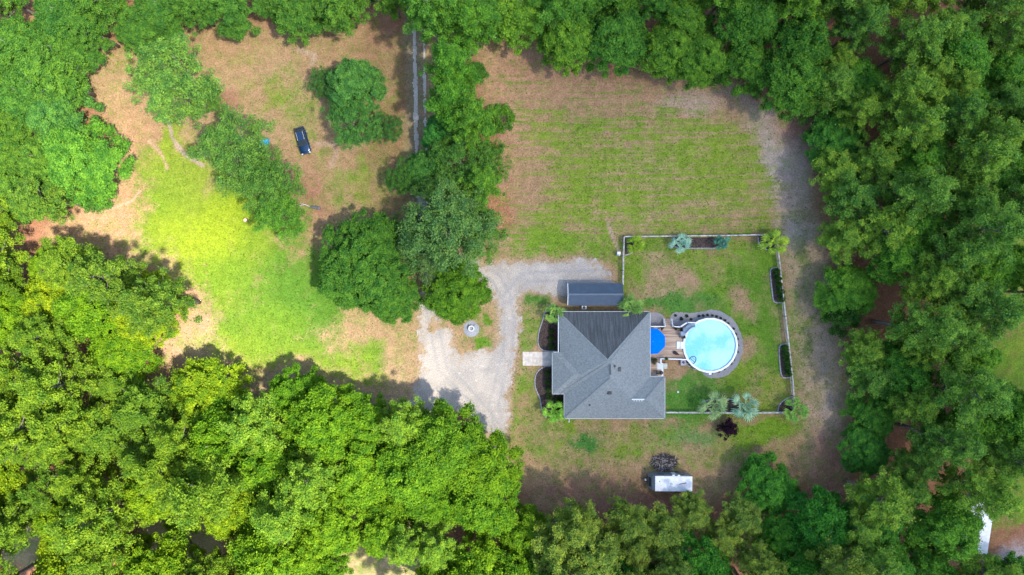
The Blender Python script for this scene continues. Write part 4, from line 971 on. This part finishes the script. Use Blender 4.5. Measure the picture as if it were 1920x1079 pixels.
for i, (a, b_) in enumerate(((1254+12,592),(1288,593),(1278,598),(1296,599),(1311,593),(1319,592),(1327,591),(1336,592),(1344,594),(1352,597),(1360,601),(1366,607),(1376,617),(1380,627),(1383,636),(1384,648),(1383,660),(1376,675),(1371,682),(1358,692),(1348,697),(1334,701))):
    if i == 0: a = 1267
    near = 'between the deck stair and the slide' if i < 4 else 'above the pool' if i < 10 else 'at the upper right of the pool' if i < 14 else 'right of the pool' if i < 18 else 'below the pool'
    ordn = ('first', 'second', 'third', 'fourth', 'fifth', 'sixth')[i if i < 4 else i-4 if i < 10 else i-10 if i < 14 else i-14 if i < 18 else i-18]
    shrub(a, b_, 3.1 if i not in (1, 2) else 4.2, .4, (.045,.075,.04), f'{ordn} small dark plant in the gravel {near}, counting clockwise', 'small plant', 'small plants in the pool gravel', 'small_plant')
def purple():
    x, y, _ = on(1365, 806, 2.0); root = empty('purple_leaf_tree', (x, y, 0), 'small dark purple-leaved tree below the bottom fence', 'tree')
    rs_ = np.random.RandomState(99); cl = [(rs_.randn()*.78, rs_.randn()*.62, 1.8+rs_.randn()*.45, .3+.25*rs_.rand(), .8) for _ in range(34)]
    cl += [(-1.4,.5,1.8,.35,.8),(1.5,-.2,1.8,.35,.8),(1.3,.6,1.9,.35,.8),(-.3,-1.6,1.7,.35,.8),(.3,1.4,1.9,.35,.8),(-1.2,-1.0,1.7,.35,.8)]
    V, Fc = leaves(cl, 90, .12, rs_); o = bpy.data.objects.new('crown', npmesh('crown', V, Fc, M_leaf)); C.objects.link(o); o.parent = root; o.color = (.035,.014,.032,1)
    m = MB(); m.tube([(0,0,0),(0,0,1.2),(.1,0,2.2)], [.09,.07,.03], 7)
    for c in cl[::5]: m.tube([(0,0,1.0), (c[0]*.8,c[1]*.8,c[2])], [.035,.015], 5)
    m.build('trunk', M_bark, root)
purple()
# ------------------------------------------------------------------ other things on the ground
def brush():
    x, y, _ = on(1246, 868, .3); root = empty('brush_pile', (x, y, 0), 'round pile of dark grey twigs beside the white trailer', 'brush pile')
    rs_ = np.random.RandomState(3); m = MB(); m2 = MB()
    for k in range(420):
        a = rs_.rand()*6.28; q = math.sqrt(rs_.rand()); c = Vector((2.3*q*math.cos(a), 1.4*q*math.sin(a), .08+.6*(1-q*q)*rs_.rand()))
        d = Vector((rs_.randn(), rs_.randn(), rs_.randn()*.25)).normalized()*(.2+.45*rs_.rand())
        (m if k % 4 else m2).bar(c-d, c+d, .035+.03*rs_.rand(), .035)
    m.lathe([(2.2,0),(1.7,.12),(.8,.25),(.1,.3)], n=20); m.v = [((v[0]), v[1]*(.62 if i >= len(m.v)-80 else 1), v[2]) for i, v in enumerate(m.v)]
    m.build('dark_twig', simple('dark_twigs', (.085,.065,.06), .95, .6, 6), root); m2.build('pale_twig', M_palebark, root)
brush()
def trailer():
    x, y, _ = on(1263, 907.5, 3.0); root = empty('travel_trailer', (x, y, 0), 'white-roofed travel trailer parked beside the brush pile', 'trailer', None, R(-.6))
    L_, w_ = 6.15, 2.5
    m = MB()
    prof = [(-L_/2-.75, .75), (-L_/2-.8, 1.5), (-L_/2-.35, 2.5), (-L_/2, 2.9), (L_/2, 2.95), (L_/2+.05, 2.4), (L_/2+.05, .55), (-L_/2-.6, .55)]
    n = len(prof); vs = [(a, -w_/2, z) for a, z in prof]+[(a, w_/2, z) for a, z in prof]
    m.add(vs, [tuple(range(n)), tuple(range(n, 2*n))[::-1]]+[(i, i+n, (i+1) % n+n, (i+1) % n) for i in range(n)]); m.build('body', M_rvg, root, bevel=.06)
    rf = MB().box((.02, 0, 2.98), (L_+.02, w_+.02, .08)); r = rf.build('roof', M_rvw, root, bevel=.03)
    MB().box((-.35,0,3.08), (.42,.42,.14), taper=.85).build('roof_vent', M_trim, root, bevel=.02); MB().box((-.35,0,3.17), (.3,.05,.04)).build('vent_bar', M_dmetal, root)
    MB().bar((.9,-.05,3.07), (2.1,.18,3.07), .1, .06).build('roof_antenna', M_dmetal, root); MB().box((-2.3,.35,3.05), (.22,.1,.06), rz=R(-30)).build('roof_fitting', M_dmetal, root)
    MB().tube([(-2.6,w_/2+.09,2.75),(2.8,w_/2+.09,2.75)], .07, 8).build('awning_roll', M_rvg, root)
    for xx in (.0, .9): MB().box((xx, w_/2+.12, 2.85), (.4,.16,.1)).build('awning_bracket', M_white, root)
    for xx, ww in ((-1.9,1.0),(1.6,.8)):
        for s_ in (-1,1): MB().box((xx, s_*(w_/2+.01), 1.9), (ww,.05,.6)).build('window', M_glass, root)
    MB().box((.35, w_/2+.012, 1.4), (.7,.05,1.7)).build('door', M_trim, root)
    MB().box((-L_/2-.64, 0, 1.95), (.06,1.5,.7), rot=Matrix.Rotation(R(24), 3, 'Y')).build('front_window', M_glass, root)
    for xx in (.3, 1.1):
        for s_ in (-1,1):
            m = MB(); m.tube([(xx, s_*(w_/2-.2), .34), (xx, s_*(w_/2+.03), .34)], .34, 18); m.build('wheel', M_black, root)
    m = MB(); m.bar((-L_/2-.6,.5,.5), (-L_/2-1.7,0,.5), .08, .1); m.bar((-L_/2-.6,-.5,.5), (-L_/2-1.7,0,.5), .08, .1); m.box((-L_/2-1.6,0,.35), (.1,.1,.7)); m.build('hitch', M_dmetal, root)
    MB().lathe([(.14,.5),(.15,1.0),(.06,1.05)], (-L_/2-1.15,0), 12).build('gas_bottle', M_white, root, smooth=True)
trailer()
def car():
    a = Vector(W(559.5, 239, .9)); b_ = Vector(W(573.5, 288, .9)); c = (a+b_)/2; ang = math.atan2(b_.y-a.y, b_.x-a.x)
    root = empty('parked_car', (c.x, c.y, 0), 'dark blue car parked on the grass under overhanging leaves', 'car', None, ang)
    #  stations along x (front = +x): x, halfwidth, belt z, hood z
    st = [(-2.32,.62,.62,.72),(-2.22,.84,.66,.92),(-1.7,.93,.72,1.0),(-.9,.95,.74,.98),(0,.95,.74,.96),(.9,.95,.73,.95),(1.5,.93,.70,.90),(2.05,.88,.64,.80),(2.28,.68,.58,.66)]
    vs = []; k = 10
    for x, hw, zb, zt in st:
        for yy, zz in ((-.8,.24),(-1,.38),(-1,zb),(-.9,zt-.05),(-.6,zt),(.6,zt),(.9,zt-.05),(1,zb),(1,.38),(.8,.24)): vs.append((x, yy*hw, zz))
    n = len(st); fs = [(i*k+j, i*k+(j+1) % k, (i+1)*k+(j+1) % k, (i+1)*k+j) for i in range(n-1) for j in range(k)]+[tuple(range(k)), tuple(range((n-1)*k, n*k))[::-1]]
    MB().add(vs, fs).build('body', M_carp, root, smooth=True)
    g = MB().add([(-2.0,-.72,.95),(.95,-.76,.94),(.95,.76,.94),(-2.0,.72,.95),(-1.45,-.58,1.43),(.15,-.6,1.45),(.15,.6,1.45),(-1.45,.58,1.43)], [(3,2,1,0),(4,5,6,7),(0,1,5,4),(1,2,6,5),(2,3,7,6),(3,0,4,7)])
    g.build('window_glass', M_glass, root, bevel=.05)
    MB().box((-.62,0,1.46), (1.55,1.16,.06), taper=.94).build('roof', M_carp, root, bevel=.03)
    for s_ in (-1,1):
        MB().tube([(-1.35,s_*.55,1.52),(.05,s_*.57,1.53)], .022, 6).build('roof_rail', M_white, root)
        MB().box((2.17,s_*.6,.66), (.18,.36,.12), rz=-s_*.5).build('headlight', M_white, root, bevel=.02)
        MB().box((-2.24,s_*.66,.8), (.1,.3,.14)).build('tail_light', simple('red_lens', (.25,.01,.01), .2) if s_ < 0 else MATS['red_lens'], root, bevel=.02)
        MB().box((.85,s_*1.02,.98), (.12,.2,.12)).build('wing_mirror', M_carp, root, bevel=.02)
        for x in (-1.42, 1.42):
            w_ = MB().tube([(x,s_*.74,.33),(x,s_*.965,.33)], .33, 20).build('wheel', M_black, root); MB().tube([(x,s_*.90,.33),(x,s_*.975,.33)], .2, 12).build('rim', M_trim, w_)
car()
def blue_thing():
    x, y, _ = on(494, 267, .5); root = empty('tarp_covered_trailer', (x, y, 0), 'turquoise tarp-covered cart under the thin-crowned tree, left of the car', 'cart', None, R(8))
    m = MB().box((0,0,.55), (2.0,1.1,.5), taper=.8); m.build('tarp', simple('turquoise_tarp', (.02,.30,.48), .5), root, bevel=.1)
    for sx in (-.6,.6):
        for sy in (-.5,.5): MB().tube([(sx,sy,.22),(sx,sy*1.2,.22)], .22, 14).build('wheel', M_black, root)
blue_thing()
def log():
    x, y, _ = on(588, 389, .3); root = empty('fallen_log', (x, y, 0), 'grey fallen log with pale broken branches on the red straw patch', 'log', None, R(-8))
    MB().tube([(-.7,0,.2),(-.1,.03,.25),(.6,0,.26),(1.15,-.02,.26)], [.12,.24,.30,.28], 10).build('trunk', M_greywood, root)
    b = MB(); b.tube([(-.6,0,.2),(-1.5,.25,.4),(-2.3,.35,.5)], [.12,.09,.04], 6); b.tube([(-1.5,.25,.4),(-2.4,-.1,.5),(-2.9,-.3,.4)], [.07,.05,.02], 6); b.tube([(-2.0,.3,.5),(-2.25,-.4,.4),(-2.2,-.95,.3)], [.06,.06,.04], 6); b.tube([(0,.2,.3),(.1,.55,.5)], [.05,.02], 6)
    b.build('branch', M_palebark, root)
log()
def stick(pts, r, label):
    P = [Vector(W(a, b_, z)) for a, b_, z in pts]; o = P[0].copy(); o.z = 0
    t_ = MB().tube([p-o for p in P], r, 6).build('fallen_branch', M_palebark, loc=o); tag(t_, label, 'branch')
stick([(393,214,.15),(396,200,.3),(401,180,.8)], .07, 'thin pale fallen branch on the red straw beside the upper left spreading tree')
stick([(494,241,.1),(503,234,.2)], .05, 'short pale fallen branch above the turquoise cart')
stick([(604,420,.05),(614,414,.08)], .05, 'pale stick on the grass below the fallen log')
def firepit():
    root = empty('fire_pit', (FP[0], FP[1], 0), 'white stone ring fire pit on a round gravel patch', 'fire pit')
    m = MB()
    for k in range(18):
        a = 2*math.pi*k/18; m.box((.42*math.cos(a), .42*math.sin(a), .3), (.2,.14,.6), rz=a)
    m.build('stone_ring', simple('white_stone', (.68,.68,.68), .8, .25, 5), root); MB().lathe([(.34,.02),(.34,.3),(.12,.34)], n=16).build('bowl', M_edge, root)
    x, y, _ = on(890.5, 611, .1); m = MB()
    m.box((x-FP[0], y-FP[1], .12), (.3,.22,.2), rz=.6); m.build('loose_stone', M_edge, root)
firepit()
def utility():
    x, y, _ = on(1160, 476, .9); root = empty('utility_box', (x, y, 0), 'white meter box outside the left yard fence', 'utility box')
    MB().box((0,0,.55), (.5,.7,1.1)).build('cabinet', M_trim, root, bevel=.03); MB().box((.02,.08,1.13), (.54,.4,.06)).build('lid', M_white, root)
    MB().box((-.05,-.25,1.14), (.3,.12,.06)).build('vent', M_dmetal, root)
    x, y, _ = on(1095, 577, .5); root = empty('air_conditioner', (x, y, 0), 'white air conditioner unit between the carport and the house', 'air conditioner')
    MB().box((0,0,.4), (.8,.6,.8)).build('cabinet', M_white, root, bevel=.04); MB().lathe([(.24,.81),(.24,.83),(.05,.84)], n=18).build('fan_grille', M_dmetal, root)
    x, y, _ = on(1280+312/6-1, 735, .1); x, y, _ = on(1271.5, 735.5, .1)
    root = empty('sprinkler', (x, y, 0), 'small white lawn sprinkler on the grass right of the house', 'sprinkler'); MB().lathe([(.16,.0),(.16,.06),(.05,.1)], n=12).build('base', M_white, root); MB().tube([(0,0,.08),(0,0,.25)], .03, 6).build('nozzle', M_trim, root)
    x, y, _ = on(460, 413, .2); root = empty('tree_stump', (x, y, 0), 'pale orange cut stump at the edge of the bright left meadow', 'stump')
    MB().lathe([(.38,0),(.32,.2),(.3,.32)], n=14).build('stump_side', M_bark, root); MB().lathe([(.29,.325),(.27,.33)], n=14).build('cut_face', simple('cut_wood', (.75,.52,.36), .8), root)
    x, y, _ = on(1092, 531, 2.6)
    for px, py, lab in ((1067, 789.5, 'white downspout elbow end on the grass below the house corner'),):
        x, y, _ = on(px, py, .15); o = MB().tube([(0,.3,.2),(0,0,.08),(0,-.3,.05)], .07, 8).build('downspout', M_white, loc=(x, y, 0)); tag(o, lab, 'downspout')
utility()
def mobile_home():
    x, y, _ = on(1838, 990, 3.2); root = empty('mobile_home', (x, y, 0), 'white-roofed mobile home half hidden by trees near the bottom right corner', 'mobile home', None, R(8.5))
    root.rotation_euler[2] = R(-8.5)
    w_, L_ = 4.2, 8.6
    MB().box((0,0,1.4), (w_-.4,L_-.4,2.4)).build('wall', M_wall, root)
    for s_ in (-1,1):
        m = MB(); slab(m, [(s_*w_/2,-L_/2,2.8),(s_*w_/2,L_/2,2.8),(0,L_/2,3.3),(0,-L_/2,3.3)] , .1); m.build('roof', M_rvw, root)
    for s_ in (-1,1):
        for yy in (-2.4, 1.2): MB().box((s_*(w_/2-.19), yy, 1.7), (.06,1.0,.9)).build('window', M_glass, root)
    MB().box((w_/2-.19,3,1.25), (.07,.9,2.0)).build('door', M_trim, root)
mobile_home()

# ------------------------------------------------------------------ grass and litter tufts over the clearing
def tufts(n=85000):
    gx, gy, dry, lush, G, dcl = GR; rt = np.random.RandomState(77)
    x = rt.uniform(-90, 90, n); y = rt.uniform(-54, 54, n); k = H/F; px = x/k+960; py = 539.5-y/k
    ix = np.clip(np.searchsorted(gx, x), 1, len(gx)-1); iy = np.clip(np.searchsorted(gy, y), 1, len(gy)-1); g = G[iy, ix]; dd = dcl[iy, ix]
    ok = (dd < 30) & (rt.rand(n) < .35+.65*g) & (fbm(x, y, .25, 3) > .36)
    ok &= np.maximum(sdf(DRIVE, px, py), -sdf(ISLAND, px, py)) > 1.5
    for p in ([(1000,560),(1060,525),(1172,525),(1172,580),(1245,580),(1400,575),(1400,712),(1310,712),(1252,790),(1055,790),(1000,760),(1000,690),(978,690),(978,656),(1004,650)], [(1215,885),(1302,885),(1302,925),(1215,925)]): ok &= sdf(p, px, py) > 0
    ok &= track_sdf(px, py) > 0; ok &= np.hypot(px-884, py-617) > 17
    x, y, g, ix, iy = x[ok], y[ok], g[ok], ix[ok], iy[ok]; n = len(x); is_g = rt.rand(n) < g*1.05
    col = np.where(is_g[:, None], lush[iy, ix]*[.8, .95, .9], dry[iy, ix]*[.95, 1.0, .95])*rt.uniform(.55, 1.3, n)[:, None]
    B = 3; h = rt.uniform(.05, .13, n)*np.where(is_g, 1.2, .8); V = []; K = []
    for j in range(B):
        a = rt.rand(n)*6.28; l = rt.uniform(.08, .20, n); c, s_ = np.cos(a), np.sin(a); w_ = .035+.03*rt.rand(n)
        p0 = np.stack([x-s_*w_, y+c*w_, np.zeros(n)], 1); p1 = np.stack([x+s_*w_, y-c*w_, np.zeros(n)], 1)
        p2 = np.stack([x+c*l+s_*w_*.5, y+s_*l-c*w_*.5, h], 1); p3 = np.stack([x+c*l-s_*w_*.5, y+s_*l+c*w_*.5, h*.9], 1)
        V.append(np.stack([p0, p1, p2, p3], 1)); K.append(np.repeat(col, 4, 0))
    V = np.concatenate(V).reshape(-1, 3); K = np.concatenate(K)
    m, t, b = newmat('grass_tufts'); at = N(t, 'ShaderNodeAttribute', attribute_name='tone'); t.links.new(at.outputs['Color'], b.inputs['Base Color']); b.inputs['Roughness'].default_value = .9; b.inputs['Specular IOR Level'].default_value = .1
    me = npmesh('grass', V, np.arange(len(V)).reshape(-1, 4), m); a = me.color_attributes.new('tone', 'FLOAT_COLOR', 'POINT')
    a.data.foreach_set('color', np.concatenate([np.clip(K, 0, 1), np.ones((len(K), 1))], 1).astype(np.float32).ravel())
    o = bpy.data.objects.new('grass', me); C.objects.link(o); tag(o, 'short mown grass and dry litter over the clearing', 'grass', kind='stuff')
tufts()
